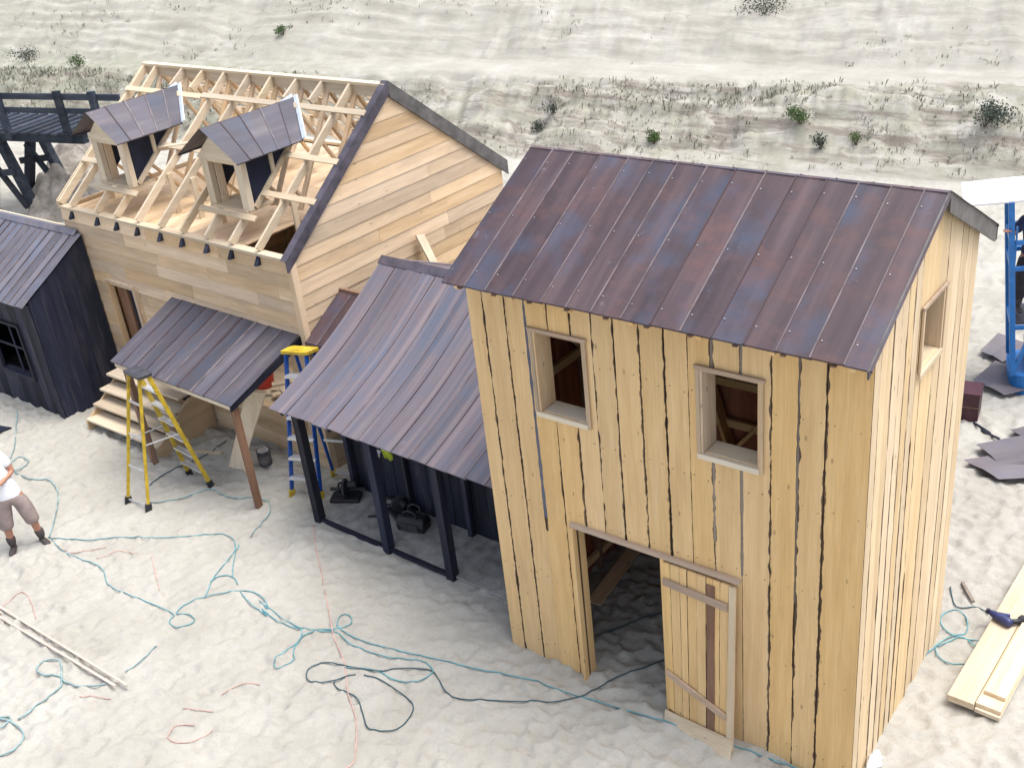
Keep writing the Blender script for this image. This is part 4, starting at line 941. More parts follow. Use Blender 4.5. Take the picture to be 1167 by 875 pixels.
mb = MB(); glove(mb, -.08, -.3); mb.build('glove', M['alu'], o)

# ------------------------------------------------------------------ right side: planks, tools, sheets
def plank(x0, y0, z, l, w, th, rz, label):
    mb = MB(); n = 10
    strip(mb, [V(0, l*k/n, th + .004*math.sin(k*1.3+x0*9)) for k in range(n+1)], [V(w, l*k/n, th + .004*math.sin(k*1.7+x0*5)) for k in range(n+1)], (0,0,-th), 0, 0)
    return tag(mb.build('loose_plank', W['pale_y'], loc=(x0, y0, z), rotz=rz, bevel=.003), label, 'plank', 'planks stacked beside the tower')
z0 = .035
plank(4.215, 1.46, z0, 3.9, .245, .048, -.03, 'pale plank at the bottom left of the stack by the tower')
plank(4.470, 1.44, z0, 3.9, .235, .048, -.03, 'pale plank at the bottom right of the stack by the tower')
plank(4.21, 1.44, z0+.050, 3.9, .25, .048, -.03, 'wide pale plank with the navy tool lying on it')
plank(4.468, 1.47, z0+.050, 3.9, .235, .048, -.03, 'pale plank under the topmost plank at the right of the stack')
plank(4.50, 1.62, z0+.100, 3.7, .20, .045, -.03, 'topmost pale plank with its cut end nearest the camera')
o = thing('nail_gun', 'navy blue power tool lying across the pale plank stack', 'power tool', (4.36, 2.72, z0+.100), -.35)
mb = MB(); mb.tube([V(-.17,0,.05), V(-.11,0,.05), V(-.05,0,.052), V(.06,0,.055), V(.10,0,.055)], [.022,.038,.045,.05,.04], 14); mb.build('tool_body', M['navytool'], o, smooth=True)
mb = MB(); mb.tube([V(.05,.0,.05), V(.10,.07,.05), V(.13,.14,.045)], [.03,.026,.03], 10); mb.build('handle', M['black'], o, smooth=True)
mb = MB(); mb.box((.13,.16,.035), (.10,.07,.07)); mb.build('battery', M['black'], o, bevel=.008)
mb = MB(); mb.tube([V(-.19,0,.05), V(-.17,0,.05)], [.03,.03], 12); mb.build('nose', M['darkgrey'], o)
mb = MB(); mb.bar((-.13,.02,.03), (.0,.12,.02), .03, .05); mb.build('magazine', M['navytool'], o)
def gsheet(pts, lift, label, n=3):
    c = sum((V(p[0], p[1], 0) for p in pts), V(0,0,0))/4; mb = MB(); A, B, C, D = [V(p[0]-c.x, p[1]-c.y, 0) for p in pts]; N_ = 8; zc = gh(c.x, c.y)+lift
    for k in range(n):
        t = R.random()
        for i in range(N_):
            for j in range(3):
                u0, u1 = (k+j/3)/n, (k+(j+1)/3)/n; v0, v1 = i/N_, (i+1)/N_
                q = [A.lerp(B,u).lerp(D.lerp(C,u), v) + V(0,0,.012*math.sin(3*v+2*u*3+lift*40)+ (.006 if j == 0 and u == u0 else 0)) for u, v in ((u0,v0),(u1,v0),(u1,v1),(u0,v1))]
                mb.poly(q, 0, t); mb.poly([p-V(0,0,.004) for p in reversed(q)], 0, t)
    return tag(mb.build('roofing_sheet', M['sheet_ground'], loc=(c.x, c.y, zc), fix=False), label, 'metal sheet', 'roofing sheets lying on the sand')
gsheet([(3.05,5.70),(3.55,5.45),(4.4,6.05),(3.7,6.35)], .10, 'flat purple grey roofing sheet lowest on the sand behind the tower corner', 2)
gsheet([(3.08,6.10),(3.52,5.76),(4.35,6.35),(3.72,6.75)], .15, 'purple grey roofing sheet lying slid over another on the sand', 2)
gsheet([(3.34,6.72),(3.8,6.45),(4.3,6.8),(3.6,7.05)], .10, 'small roofing sheet behind the two overlapping ones', 1)
gsheet([(2.50,7.85),(3.02,7.60),(3.45,8.2),(2.62,8.55)], .10, 'brownish roofing sheet on sand under the blue lift', 2)
gsheet([(2.33,8.80),(2.72,8.55),(2.95,9.3),(2.40,9.45)], .10, 'crumpled roofing sheet on sand left of the blue lift', 2)
mb = MB(); o = thing('maroon_crate', 'dark maroon box standing on the sand behind the tower', 'crate', (2.70, 7.0, gh(2.70,7.0)), .15)
for s in (-1, 1): mb.box((0, s*.17, .21), (.30, .015, .42)); mb.box((s*.145, 0, .21), (.015, .325, .42))
mb.box((0,0,.02), (.28,.33,.02)); mb.build('crate_wall', M['maroon'], o)
mb = MB(); mb.box((0,0,.425), (.33,.38,.02)); mb.build('lid', M['maroon'], o); mb = MB(); mb.box((0,-.182,.22), (.305,.010,.012)); mb.build('band', W['brown_x'], o)
for (a, b, label) in [((2.85,6.78),(3.12,6.60),'thin dark stick on sand just below the maroon box'), ((3.0,6.62),(3.27,6.50),'thin dark stick on sand nearer the roofing sheets')]:
    mb = MB(); z = gh(*a)+.015; mb.bar((0,0,0), (b[0]-a[0], b[1]-a[1], .0), .03, .02); tag(mb.build('thin_stick', W['dark_x'], loc=(*a, z)), label, 'stick', 'sticks on the sand')
mb = MB(); mb.bar((0,0,0), (.20,-.27,0), .035, .02); tag(mb.build('thin_stick', W['grey'], loc=(3.78,3.31, gh(3.78,3.31)+.02)), 'short brown stick on sand near the coiled teal hose', 'stick', 'sticks on the sand')
bm = bmesh.new(); bmesh.ops.create_icosphere(bm, subdivisions=4, radius=.07)
for v in bm.verts:
    k = float(fbm(np.array([v.co.x*26+3]), np.array([v.co.y*26+v.co.z*31]), 3, 8)); v.co *= .6+.9*k; v.co.z = max(v.co.z, -.03)
me = bpy.data.meshes.new('crumpled_wrap'); bm.to_mesh(me); bm.free(); me.materials.append(M['whitewrap']); q = bpy.data.objects.new('crumpled_wrap', me); COL.objects.link(q); q.location = (3.90, .38, gh(3.90,.38)+.04); q.scale = (.8, 1.5, 1); tag(q, 'crumpled white plastic wrap at the near tower corner', 'plastic wrap')
# thin battens lower left
for (a, b, label) in [((-6.6,-2.79),(-3.28,-2.79),'long pale batten on the sand, the farther of the pair at lower left'), ((-6.5,-2.90),(-3.41,-2.86),'long pale batten on the sand, the nearer of the pair at lower left')]:
    mb = MB(); z = max(gh(a[0]+k*(b[0]-a[0])/6, a[1]) for k in range(7)); mb.bar((0,0,0), (b[0]-a[0], b[1]-a[1], 0), .03, .018); tag(mb.build('thin_batten', M['battenpale'], loc=(*a, z+.0), bevel=.003), label, 'batten', 'battens lying at lower left')
o = thing('wire_rack', 'dark wire rack lying under the pale battens at the left edge', 'rack', (-5.85, -2.93, gh(-5.85,-2.93)), .0)
mb = MB()
for k in range(5): mb.tube([V(-.3,-.10+k*.045,.015), V(-.1,-.09+k*.045,.05), V(.22,-.13+k*.05,.02)], .008, 6)
mb.build('wire', W['brown_x'], o); mb = MB(); mb.tube([V(-.05,-.14,.05), V(-.05,.12,.05)], .01, 6); mb.build('cross_wire', W['brown_x'], o)

# ------------------------------------------------------------------ hoses, cables and string on the sand
H = {"grey_left": [[-10.735, 0.296], [-10.439, 0.12], [-9.451, -0.53], [-9.227, -0.812], [-8.921, -0.844], [-8.87, -0.652], [-8.992, -0.548], [-9.215, -0.58], [-9.072, -0.814], [-8.669, -0.848], [-8.358, -0.817], [-8.225, -0.693], [-7.793, -0.804], [-7.448, -1.023], [-7.105, -1.298], [-6.82, -1.56]], "teal_top": [[-6.816, -1.559], [-6.586, -1.463], [-6.264, -1.298], [-5.994, -1.062], [-5.616, -0.865], [-5.269, -0.649], [-4.913, -0.404], [-4.664, -0.279], [-4.458, -0.287], [-4.222, -0.454], [-4.005, -0.677], [-3.832, -0.831]], "teal_branch": [[-4.278, -0.337], [-4.178, -0.603], [-4.051, -0.927], [-3.898, -1.166], [-3.824, -1.283]], "teal_arc": [[-3.995, -1.049], [-3.997, -0.951], [-3.913, -0.865], [-3.769, -0.85], [-3.644, -0.904]], "teal_main": [[-6.758, -1.559], [-6.361, -1.645], [-5.977, -1.638], [-5.726, -1.586], [-5.469, -1.614], [-5.143, -1.766], [-4.774, -1.773], [-4.354, -1.718], [-3.909, -1.693], [-3.818, -1.817], [-3.667, -1.843], [-3.586, -1.747], [-3.582, -1.631], [-3.735, -1.593], [-3.869, -1.67], [-3.934, -1.529], [-3.824, -1.283], [-3.6, -1.05], [-3.391, -0.92], [-3.176, -0.913], [-2.935, -1.032], [-3.148, -0.985], [-2.671, -1.059], [-2.398, -1.069], [-2.268, -1.104], [-2.168, -1.262], [-2.163, -1.522], [-2.152, -1.645], [-2.054, -1.684], [-1.971, -1.614], [-1.981, -1.493], [-2.106, -1.385], [-2.2, -1.146], [-2.103, -1.019], [-1.903, -0.902], [-1.617, -0.966], [-1.326, -0.953], [-1.004, -0.892], [-0.692, -0.784], [-0.486, -0.836], [-0.502, -1.001], [-0.61, -1.103], [-0.809, -1.15], [-1.057, -1.149], [-1.275, -1.228], [-1.383, -1.292]], "teal_long": [[-3.484, -0.995], [-3.158, -1.084], [-2.845, -1.131], [-2.997, -1.074], [-2.692, -1.127], [-2.354, -1.088], [-2.02, -0.921], [-1.919, -0.819], [-1.879, -0.685], [-1.983, -0.616], [-2.042, -0.695], [-1.991, -0.805], [-1.87, -0.845], [-1.554, -0.85], [-1.111, -0.775], [-0.764, -0.7], [-0.493, -0.642], [-0.227, -0.584], [0.086, -0.497], [0.393, -0.412], [0.581, -0.372], [0.875, -0.36], [1.829, -0.193], [2.165, -0.153], [2.76, -0.094], [3.231, -0.045], [3.544, -0.012]], "black_cable": [[-1.103, -1.275], [-0.941, -1.228], [-0.684, -1.243], [-0.393, -1.303], [-0.274, -1.414], [-0.244, -1.64], [-0.359, -1.766], [-0.529, -1.812], [-0.728, -1.687], [-0.961, -1.55], [-1.22, -1.562], [-1.331, -1.493], [-1.195, -1.31], [-1.385, -1.545], [-1.549, -1.637], [-1.682, -1.594], [-1.725, -1.469], [-1.609, -1.325], [-1.405, -1.27], [-1.179, -1.196], [-0.962, -1.117], [-0.779, -0.96], [-0.527, -0.835], [-0.352, -0.902], [-0.155, -0.998], [0.031, -0.994], [0.341, -0.826], [0.604, -0.697], [0.832, -0.574], [0.963, -0.452], [1.105, -0.308], [1.167, -0.13], [1.245, 0.121], [1.406, 0.341], [1.571, 0.607], [1.706, 0.729]], "door_cable": [[0.735, 0.534], [0.88, 0.801], [1.027, 1.073], [1.202, 1.197], [1.377, 1.321]], "pink_line": [[-3.702, 0.45], [-3.306, 0.119], [-2.765, -0.284], [-2.282, -0.663], [-1.869, -0.98], [-1.43, -1.244], [-1.098, -1.537], [-0.736, -1.782], [-0.469, -2.056], [-0.34, -2.248], [-0.455, -2.46]], "pa": [[-6.758, -1.559], [-6.275, -1.627], [-6.056, -1.475], [-5.91, -1.273]], "pb": [[-5.79, -1.505], [-5.693, -1.273], [-5.552, -1.182], [-5.376, -1.156]], "pc": [[-5.153, -1.09], [-4.702, -1.35], [-4.431, -1.497]], "pd": [[-2.174, -2.743], [-2.333, -2.839], [-2.325, -2.971], [-2.217, -3.022], [-2.069, -2.951], [-1.994, -2.79], [-2.001, -2.658]], "pe": [[-2.492, -2.653], [-2.346, -2.573], [-2.172, -2.501]], "pf": [[-3.678, -3.155], [-3.548, -3.056], [-3.329, -2.988]], "pg": [[-2.294, -2.285], [-2.222, -2.073], [-2.033, -1.96]], "ph": [[-5.941, -2.803], [-6.022, -2.557], [-5.976, -2.449], [-5.73, -2.497], [-5.367, -2.653]], "ta": [[-3.52, -2.647], [-3.556, -2.374], [-3.622, -2.156]], "tb": [[-3.561, -2.891], [-3.815, -3.064], [-4.035, -3.107], [-4.157, -3.091], [-4.352, -3.184], [-4.528, -3.153], [-4.571, -3.017], [-4.441, -2.941], [-4.283, -2.985], [-4.108, -3.106], [-4.014, -3.182], [-3.966, -3.454], [-3.973, -3.729]], "tc": [[-4.048, -3.956], [-4.023, -3.8], [-4.122, -3.757], [-4.172, -3.828], [-4.023, -3.8], [-3.831, -3.785], [-3.669, -3.846], [-3.605, -3.963], [-3.671, -4.118], [-3.731, -4.193]], "ladder_hose": [[-6.693, 0.009], [-6.705, 0.364], [-6.637, 0.622], [-6.578, 1.032], [-6.624, 1.399]], "ladder_hose2": [[-6.258, -0.312], [-5.964, -0.032], [-5.76, 0.366], [-5.439, 0.366], [-5.153, 0.432], [-4.973, 0.542], [-4.712, 0.556], [-4.514, 0.401], [-4.391, 0.119], [-4.316, -0.117]], "coil": [[4.534, 2.64], [4.304, 2.541], [4.089, 2.451], [3.904, 2.451], [3.783, 2.564], [3.773, 2.727], [3.883, 2.847], [4.012, 2.734], [4.052, 2.537], [3.941, 2.4], [3.869, 2.18], [3.934, 2.044], [4.068, 2.004], [4.217, 2.068]], "coil_line": [[4.228, 2.391], [4.045, 2.461], [3.96, 2.34], [3.878, 2.151], [3.825, 1.993], [3.799, 1.681], [3.766, 1.043], [3.738, 0.553]], "tool_cord": [[3.689, 3.186], [3.844, 2.901], [4.029, 2.988], [4.159, 2.968]]}
def smooth(p, n=5):
    out = []; p = [p[0]]+p+[p[-1]]
    for i in range(1, len(p)-2):
        a, b, c, d = [np.array(q) for q in p[i-1:i+3]]
        for k in range(n):
            t = k/n; out.append(.5*((2*b)+(c-a)*t+(2*a-5*b+4*c-d)*t*t+(3*b-a-3*c+d)*t**3))
    out.append(np.array(p[-2])); return out
def hose(key, name, label, cat, mat, r, group=None):
    p = smooth(H[key]); base = p[0]; pts = []
    for q in p: pts.append(V(q[0]-base[0], q[1]-base[1], gh(q[0], q[1]) + r*.8 + .008))
    zs = [v.z for v in pts]; 
    for i in range(1, len(pts)-1): pts[i].z = max(zs[i]-.004, sum(zs[max(0,i-4):i+5])/len(zs[max(0,i-4):i+5]))
    mb = MB(); mb.tube(pts, r, 7); return tag(mb.build(name, M[mat], loc=(base[0], base[1], 0), smooth=True), label, cat, group)
hose('grey_left', 'air_hose', 'grey green air hose looping on the sand past the standing man', 'hose', 'greyteal', .010)
hose('teal_top', 'air_hose', 'teal air hose running straight across the sand below the yellow ladder', 'hose', 'teal', .0062)
hose('teal_branch', 'air_hose', 'short teal hose slanting down to the main hose loops', 'hose', 'teal', .0065)
hose('teal_arc', 'air_hose', 'small arc of teal hose lying across the slanting hose', 'hose', 'teal', .0065)
hose('teal_main', 'air_hose', 'long teal air hose with several loops in the middle of the sand', 'hose', 'teal', .0065)
hose('teal_long', 'air_hose', 'long teal air hose running past the tower door to its near corner', 'hose', 'teal', .0065)
hose('black_cable', 'power_cable', 'dark blue looping cable that enters the tower doorway', 'cable', 'blackcable', .0068)
hose('door_cable', 'power_cable', 'black cable lying on sand inside the tower doorway', 'cable', 'blackcable', .0068)
hose('pink_line', 'chalk_string', 'long faded red string running from the dark post to the bottom edge', 'string', 'pink', .006)
for k, l in [('pa','faded red string near the man, meeting the hose fork'), ('pb','wavy faded red string right of the hose fork'), ('pc','faded red string lying end on below the straight teal hose'), ('pd','faded red string bent in an open loop at lower left'), ('pe','short straight faded red string above the open string loop'), ('pf','faded red string just below the batten ends'), ('pg','faded red string curved like a bow right of the batten ends'), ('ph','faded red string arched over the wire rack')]:
    hose(k, 'string_scrap', l, 'string', 'pink', .005, 'scraps of red string on the sand')
hose('ta', 'air_hose', 'short straight teal hose above the batten ends', 'hose', 'greyteal', .008)
hose('tb', 'air_hose', 'teal hose with one round loop under the pale battens', 'hose', 'greyteal', .010)
hose('tc', 'air_hose', 'teal hose loop at the lower left edge', 'hose', 'greyteal', .010)
hose('ladder_hose', 'air_hose', 'dark hose slanting between the yellow ladder legs', 'hose', 'blackcable', .008)
hose('ladder_hose2', 'air_hose', 'teal hose from the yellow ladder round the right porch post', 'hose', 'greyteal', .009)
hose('coil', 'air_hose', 'coiled teal air hose between the tower and the planks', 'hose', 'teal', .0062)
hose('coil_line', 'air_hose', 'teal hose lying along the foot of the tower side wall', 'hose', 'teal', .0062)
hose('tool_cord', 'power_cable', 'thin dark cord leading to the navy tool on the planks', 'cable', 'blackcable', .007)

# ------------------------------------------------------------------ green shrubs one can tell apart
for a in [(-22.55,17.73,.42,.5,'small bright green bush alone high on the pale slope','leaf',130), (-7.61,15.99,.55,.35,'narrow green bush on the bank above the tower ridge','leaf',120), (-4.16,16.81,.5,.6,'round dark green bush on the bank over the right of the tower roof','leaf',150),
          (-3.47,16.39,.45,.35,'upright dark weed low on the bank, beside the round green bush','leafdark',90), (-.23,17.39,.7,1.0,'largest dark bush on the bank above the white canopy','leafdark',260), (-7.04,20.87,.55,1.3,'wide grey green bush high on the slope near the top edge','leafdark',200),
          (-15.0,15.34,.4,.45,'small green bush on the bank just right of the house ridge','leaf',80), (-11.06,15.86,.4,.5,'small dark bush at the bank foot between house gable and tower','leafdark',90), (-2.76,16.66,.4,.4,'thin green weed low on the bank left of the white canopy','leaf',70),
          (-33.28,14.74,.6,1.1,'dark green bush far left above the bridge rail','leafdark',160), (-29.9,14.6,.5,.8,'green bush on the left bank between bridge and house ridge','leaf',130), (-10.8,16.25,.35,.5,'small grey green bush at mid bank between gable and tower','leafdark',80)]:
    shrub(a[0], a[1], a[2], a[3], a[4], a[5], a[6])
# ------------------------------------------------------------------ people
def skinned(name, nodes, edges, mat, parent, root=0, sub=2):
    """nodes: (x, y, z, rx, ry); one continuous surface grown over the edges"""
    me = bpy.data.meshes.new(name); me.from_pydata([n[:3] for n in nodes], edges, []); o = bpy.data.objects.new(name, me); COL.objects.link(o)
    sk = o.modifiers.new('skin', 'SKIN'); sk.use_smooth_shade = True; sk.branch_smoothing = .3
    if not me.skin_vertices: me.attributes  # layer is made with the modifier
    sv = me.skin_vertices[0].data
    for i, n in enumerate(nodes): sv[i].radius = (n[3], n[4]); sv[i].use_root = (i == root)
    s = o.modifiers.new('sub', 'SUBSURF'); s.levels = s.render_levels = sub
    dg = bpy.context.evaluated_depsgraph_get(); dg.update(); m2 = bpy.data.meshes.new_from_object(o.evaluated_get(dg)); m2.name = name
    o.modifiers.clear(); o.data = m2; bpy.data.meshes.remove(me); m2.materials.clear(); m2.materials.append(mat)
    m2.polygons.foreach_set('use_smooth', [True]*len(m2.polygons)); o.parent = parent; return o
def hand(parent, wrist, d, up, mat, curl=.5, k=1.):
    """palm and five separate fingers; d along the hand, up = back of the hand"""
    d = Vector(d).normalized(); up = Vector(up); sd = d.cross(up).normalized(); up = sd.cross(d)
    N = []; E = []; w = Vector(wrist)
    def add(p, r, r2, pr):
        N.append((*p, r, r2));
        if pr is not None: E.append((pr, len(N)-1))
        return len(N)-1
    a = add(w, .026, .02, None); b = add(w+d*.045, .034, .017, a); c = add(w+d*.085, .036, .015, b); o = skinned('hand', N, E, mat, parent, 0, 1)
    for s, l in ((-.03, .07), (-.010, .082), (.012, .078), (.031, .06)):
        N.clear(); E.clear(); p = w+d*.078+sd*s; i = None
        for q in range(4):
            ang = curl*q*.8; i = add(p, .0095-.0012*q, .0095-.0012*q, i); p = p + (d*math.cos(ang)-up*math.sin(ang))*(l/3)
        f = skinned('finger', N, E, mat, o, 0, 1)
    N.clear(); E.clear(); p = w+d*.03-sd*.028; i = None
    for q in range(4): i = add(p, .012-.0015*q, .012-.0015*q, i); p = p + (d*.75-sd*(.6-.25*q)-up*.15*q).normalized()*.026
    skinned('thumb', N, E, mat, o, 0, 1)
def person(label, loc, rz, pose, top, bottom, hairm, scale=1.0, long=False, hat=None, lean=None):
    o = thing('person', label, 'person', loc, rz); o.scale = (scale,)*3
    J = dict(pose)   # x right, y forward, z up
    if lean is not None:
        for k in J:
            if k[:2] in ('wa', 'ch', 'ne', 'he', 'sh', 'el', 'wr'):
                p = V(*J[k]); q = max(0, (p.z-.9)/.85); J[k] = tuple(p + Vector(lean)*(q if k[:2] not in ('el', 'wr') else .5))
    N = []; E = []
    def add(p, rx, ry, pr=None):
        N.append((*p, rx, ry))
        if pr is not None: E.append((pr, len(N)-1))
        return len(N)-1
    pe = add(J['pelvis'], .125, .10); wa = add(J['waist'], .125, .095, pe); ch = add(J['chest'], .145, .105, wa); sh_ = add(J['neck0'], .075, .07, ch); nk = add(J['neck'], .052, .055, sh_)
    hd0 = V(*J['neck']); hdir = (V(*J['head'])-hd0).normalized(); fw = V(0,1,0)
    h1 = add(hd0+hdir*.06+fw*.015, .062, .07, nk); h2 = add(hd0+hdir*.13+fw*.012, .074, .09, h1); h3 = add(hd0+hdir*.205, .062, .075, h2)
    for s in ('l', 'r'):
        S_ = add(J['sh_'+s], .058, .058, ch); e = add(J['el_'+s], .041, .041, S_); w = add(J['wr_'+s], .028, .028, e)
        hp = add(J['hip_'+s], .092, .092, pe); k = add(J['kn_'+s], .056, .058, hp); cf = add(V(*J['kn_'+s]).lerp(V(*J['an_'+s]), .35), .054, .056, k); an = add(J['an_'+s], .036, .038, cf)
    skinned('body', N, E, M['skin'], o)
    # face: nose, ears, eyes, mouth
    mb = MB(); c = hd0+hdir*.125+fw*.098
    mb.hexa([c+V(-.007,.0,.03), c+V(.007,.0,.03), c+V(.015,.028,-.012), c+V(-.015,.028,-.012), c+V(-.01,-.03,.03), c+V(.01,-.03,.03), c+V(.018,-.03,-.02), c+V(-.018,-.03,-.02)]); mb.build('nose', M['skin'], o, bevel=.004)
    for s in (-1, 1):
        mb = MB(); q = hd0+hdir*.125+V(s*.076,.0,0); mb.tube([q+V(0,.012,.028), q+V(s*.012,-.01,.02), q+V(s*.01,-.012,-.01), q+V(0,.004,-.03)], [.006,.011,.011,.006], 8); mb.build('ear', M['skin'], o, smooth=True)
        mb = MB(); q = hd0+hdir*.145+fw*.088+V(s*.03,0,0); mb.tube([q+V(0,-.008,0), q+V(0,.004,0), q+V(0,.008,0)], [.012,.011,.004], 10); mb.build('eye', M['black'], o, smooth=True)
    mb = MB(); q = hd0+hdir*.075+fw*.088; mb.bar(q+V(-.022,-.004,0), q+V(.022,-.004,0), .01, .008); mb.build('mouth', M['pink'], o)
    skinned('hair', [(*(hd0+hdir*.16-fw*.035), .072, .062), (*(hd0+hdir*.215-fw*.008), .068, .076), (*(hd0+hdir*.236+fw*.02), .045, .05)], [(0,1),(1,2)], hat or M['hair'], o, 0, 2)
    if hat:
        mb = MB(); q = hd0+hdir*.205+fw*.07; mb.prism([q+V(-.07,0,0), q+V(.07,0,0), q+V(.055,.075,-.012), q+V(0,.095,-.015), q+V(-.055,.075,-.012)], (0,0,.012)); mb.build('cap_peak', hat, o, bevel=.004)
    # clothes: a loose shirt with sleeves, shorts or trousers, shoes
    N.clear(); E.clear(); pz = V(*J['pelvis'])
    a0 = add(pz+V(0,0,-.14), .185, .150); a = add(pz+V(0,0,.0), .178, .145, a0); b = add(J['waist'], .168, .138, a); c = add(J['chest'], .178, .135, b); d = add(V(*J['neck0'])+V(0,0,-.01), .098, .09, c)
    for s in ('l', 'r'):
        q = add(J['sh_'+s], .082, .082, c); add(V(*J['sh_'+s]).lerp(V(*J['el_'+s]), .75 if not long else .9), .066, .066, q)
    skinned('shirt', N, E, top, o)
    N.clear(); E.clear(); a = add(pz+V(0,0,.08), .175, .14); a2 = add(pz+V(0,0,-.02), .19, .155, a)
    for s in ('l', 'r'):
        q = add(V(*J['hip_'+s])+V(0,0,-.05), .140, .138, a2); k = add(V(*J['kn_'+s]), .098, .10, q)
        if long: add(V(*J['an_'+s])+V(0,0,.06), .066, .07, k)
        else: add(V(*J['kn_'+s]).lerp(V(*J['an_'+s]), .28), .108, .11, k)
    skinned('trousers' if long else 'shorts', N, E, bottom, o)
    for s in ('l', 'r'):
        an = V(*J['an_'+s]); t = J.get('toe_'+s, (0, 1, 0)); t = V(*t).normalized(); g = V(an.x, an.y, an.z-.045)
        skinned('shoe', [(*(g-t*.055+V(0,0,.005)), .040, .042), (*(g+t*.03), .046, .040), (*(g+t*.12-V(0,0,.008)), .050, .032), (*(g+t*.185-V(0,0,.012)), .036, .024)], [(0,1),(1,2),(2,3)], M['shoe'], o, 0, 2)
        skinned('sock', [(*(an+V(0,0,-.03)), .058, .060), (*(an+V(0,0,.08)), .060, .062), (*(an.lerp(V(*J['kn_'+s]), .45)), .080, .082)], [(0,1),(1,2)], M['sock'], o, 0, 1)
        d = V(*J['wr_'+s])-V(*J['el_'+s]); hand(o, J['wr_'+s], d, J.get('hb_'+s, (0,1,0)), M['skin'], J.get('curl', .5))
    return o
# man at the left edge: feet apart, one forearm across the body
px_, py_ = -6.92, -1.82
person('man in white T-shirt and grey brown shorts standing on the sand at the left', (px_, py_, gh(px_, py_)+.0), rad(-118), dict(
    pelvis=(0,0,.88), waist=(0,.02,1.06), chest=(0,.02,1.30), neck0=(0,.0,1.47), neck=(0,.0,1.53), head=(0,.03,1.75),
    sh_l=(-.185,.0,1.42), el_l=(-.25,.02,1.14), wr_l=(-.06,.24,1.10), sh_r=(.185,.0,1.42), el_r=(.25,-.03,1.14), wr_r=(.26,.10,.92),
    hip_l=(-.10,0,.83), kn_l=(-.17,.07,.46), an_l=(-.20,.02,.085), hip_r=(.10,0,.83), kn_r=(.15,.05,.46), an_r=(.17,.0,.085), toe_l=(-.45,1,0), toe_r=(.25,1,0), hb_l=(0,.6,.8), curl=.45), M['tee'], M['shorts'], M['hair'], 1.0, lean=Matrix.Rotation(rad(118), 3, 'Z') @ V(-.19,-.145,0))

# ------------------------------------------------------------------ blue lift with a worker, right edge
bx, by = 3.38, 8.38; bz = gh(bx, by)
lift = thing('work_lift', 'blue upright work lift with a tub base under a flat white canopy', 'lift', (bx, by, bz))
lift.rotation_euler = (Matrix.Rotation(-.115, 3, V(-.64,.76,0)) @ Matrix.Rotation(.35, 3, 'Z')).to_euler()
mb = MB(); ol = []
for k in range(28):
    a = 2*math.pi*k/28; c, s = math.cos(a), math.sin(a); e = .45
    ol.append(V(.52*abs(c)**e*(1 if c > 0 else -1), .40*abs(s)**e*(1 if s > 0 else -1), .03))
mb.prism(ol, (0,0,.30)); mb.prism([p*1.03+V(0,0,-.02) for p in ol], (0,0,.05)); mb.build('tub', M['liftblue'], lift, bevel=.01)
for x, y in ((-.47,-.33), (.47,-.33), (-.47,.33), (.47,.33)):
    mb = MB(); mb.box((x, y, 1.64), (.075, .075, 2.64)); mb.build('upright', M['liftblue'], lift, bevel=.006)
for z in (1.08, 1.98, 2.36):
    mb = MB()
    for s in (-1, 1): mb.box((0, s*.33, z), (.87, .05, .06)); mb.box((s*.47, 0, z), (.05, .59, .06))
    mb.build('guard_rail', M['liftblue'], lift, bevel=.005)
mb = MB(); mb.box((0,0,1.12), (.86,.58,.03)); mb.build('platform', M['darkgrey'], lift)
part('gusset', M['liftblue'], lift, (-.45,-.345,1.9), (-.40,-.345,2.6), .02, .05, (0,1,0)); part('gusset', M['liftblue'], lift, (-.47,-.34,.36), (-.25,-.34,.95), .05, .05, (0,1,0))
mb = MB(); mb.box((.0,.05,.50), (.55,.42,.36)); mb.build('motor_box', M['black'], lift, bevel=.02)
for x in (-.18, .05, .25):
    mb = MB(); mb.tube([V(x,-.22,.36), V(x,-.22,.62), V(x,-.22,.66)], [.085,.085,.05], 16); mb.build('canister', M['alu'], lift, smooth=False)
mb = MB(); mb.prism([(-1.05,-.36,2.95), (1.0,-.36,2.95), (1.0,.36,3.0), (-1.05,.36,3.0)], (0,0,.03)); mb.build('canopy', M['white'], lift, bevel=.004)
cl, sl_ = math.cos(.35), math.sin(.35)
person('worker in navy shirt and cap gripping the blue lift frame', (bx-.36, by-.15, bz+1.14), rad(-150), dict(
    pelvis=(0,0,.93), waist=(0,.02,1.08), chest=(0,.05,1.29), neck0=(0,.06,1.45), neck=(0,.07,1.50), head=(0,.11,1.72),
    sh_l=(-.185,.05,1.40), el_l=(-.27,.17,1.16), wr_l=(-.16,.36,1.22), sh_r=(.185,.05,1.40), el_r=(.33,.16,1.22), wr_r=(.46,.34,1.34),
    hip_l=(-.10,0,.88), kn_l=(-.12,.04,.48), an_l=(-.12,.0,.085), hip_r=(.10,0,.88), kn_r=(.12,.04,.48), an_r=(.12,.0,.085), hb_l=(0,0,1), hb_r=(0,0,1), curl=.8), M['navy'], M['trousers'], M['hair'], .98, long=True, hat=M['capcloth'])

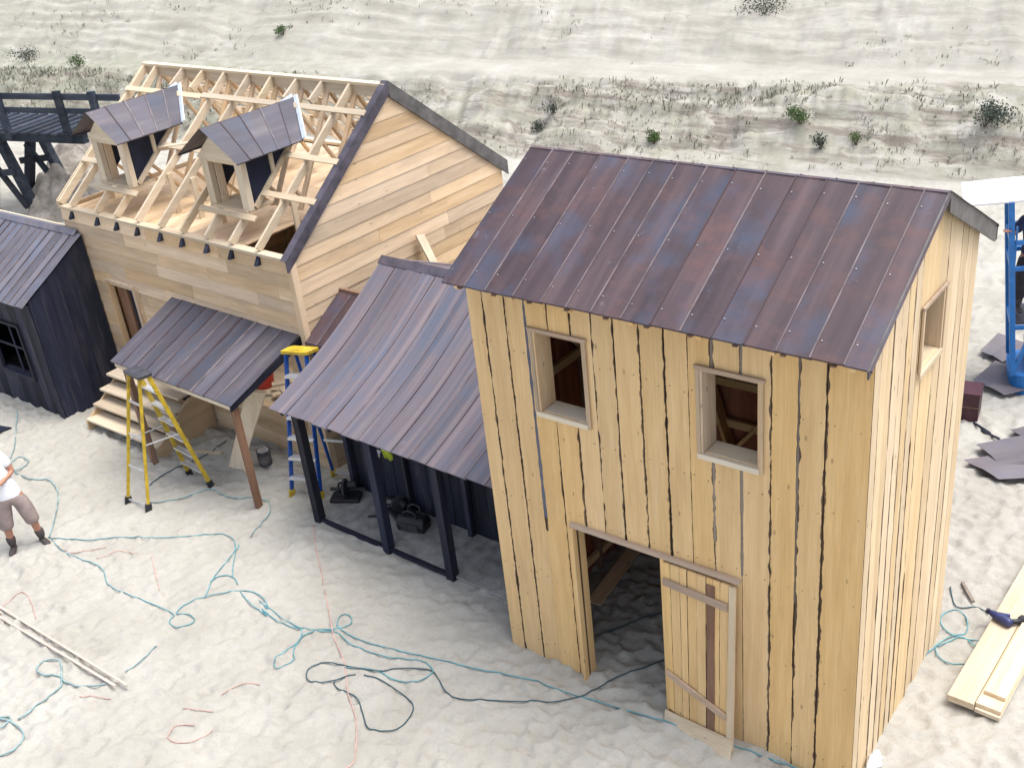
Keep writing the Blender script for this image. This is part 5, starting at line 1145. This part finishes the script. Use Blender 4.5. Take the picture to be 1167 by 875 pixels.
# ------------------------------------------------------------------ camera and light
cam = bpy.data.cameras.new('camera'); co = bpy.data.objects.new('camera', cam); COL.objects.link(co); S.camera = co
yaw, pitch, roll = (0.699823, 0.486823, -0.116627)
cp, sp = math.cos(pitch), math.sin(pitch)
fw = V(-math.sin(yaw)*cp, math.cos(yaw)*cp, -sp); r = V(math.cos(yaw), math.sin(yaw), 0); u = r.cross(fw)
r2 = r*math.cos(roll)+u*math.sin(roll); u2 = u*math.cos(roll)-r*math.sin(roll)
mt = Matrix((( r2.x, u2.x, -fw.x, 0), (r2.y, u2.y, -fw.y, 0), (r2.z, u2.z, -fw.z, 0), (0,0,0,1))); mt.translation = V(*(6.28362, -7.00048, 8.20017))
co.matrix_world = mt
cam.sensor_fit = 'HORIZONTAL'; cam.sensor_width = 36; cam.lens = 36*1250.169/1167; cam.clip_end = 1500; cam.clip_start = .1
w = bpy.data.worlds.new('World'); S.world = w; w.use_nodes = True; t = w.node_tree
sky = t.nodes.new('ShaderNodeTexSky'); sky.sky_type = 'NISHITA'; sky.sun_disc = False
SD_ = V(.30, .16, 1.0).normalized()           # towards the sun
el = math.asin(SD_.z); az = math.atan2(SD_.x, SD_.y)
sky.sun_elevation = el; sky.sun_rotation = az; sky.dust_density = 4.; sky.air_density = 1.; sky.ozone_density = 1.
hsv = t.nodes.new('ShaderNodeHueSaturation'); hsv.inputs['Saturation'].default_value = .6   # a veiled, overcast sky
t.links.new(sky.outputs[0], hsv.inputs['Color']); t.links.new(hsv.outputs[0], t.nodes['Background'].inputs[0]); t.nodes['Background'].inputs[1].default_value = .12
sun = bpy.data.lights.new('sun', 'SUN'); sun.energy = 1.5; sun.angle = rad(36); sun.color = (1, .98, .955); so_ = bpy.data.objects.new('sun', sun); COL.objects.link(so_)
so_.rotation_euler = SD_.to_track_quat('Z', 'Y').to_euler()
S.view_settings.view_transform = 'Standard'; S.view_settings.look = 'None'; S.view_settings.gamma = 1; S.view_settings.exposure = 1.25; S.view_settings.use_curve_mapping = False
S.render.engine = 'CYCLES'
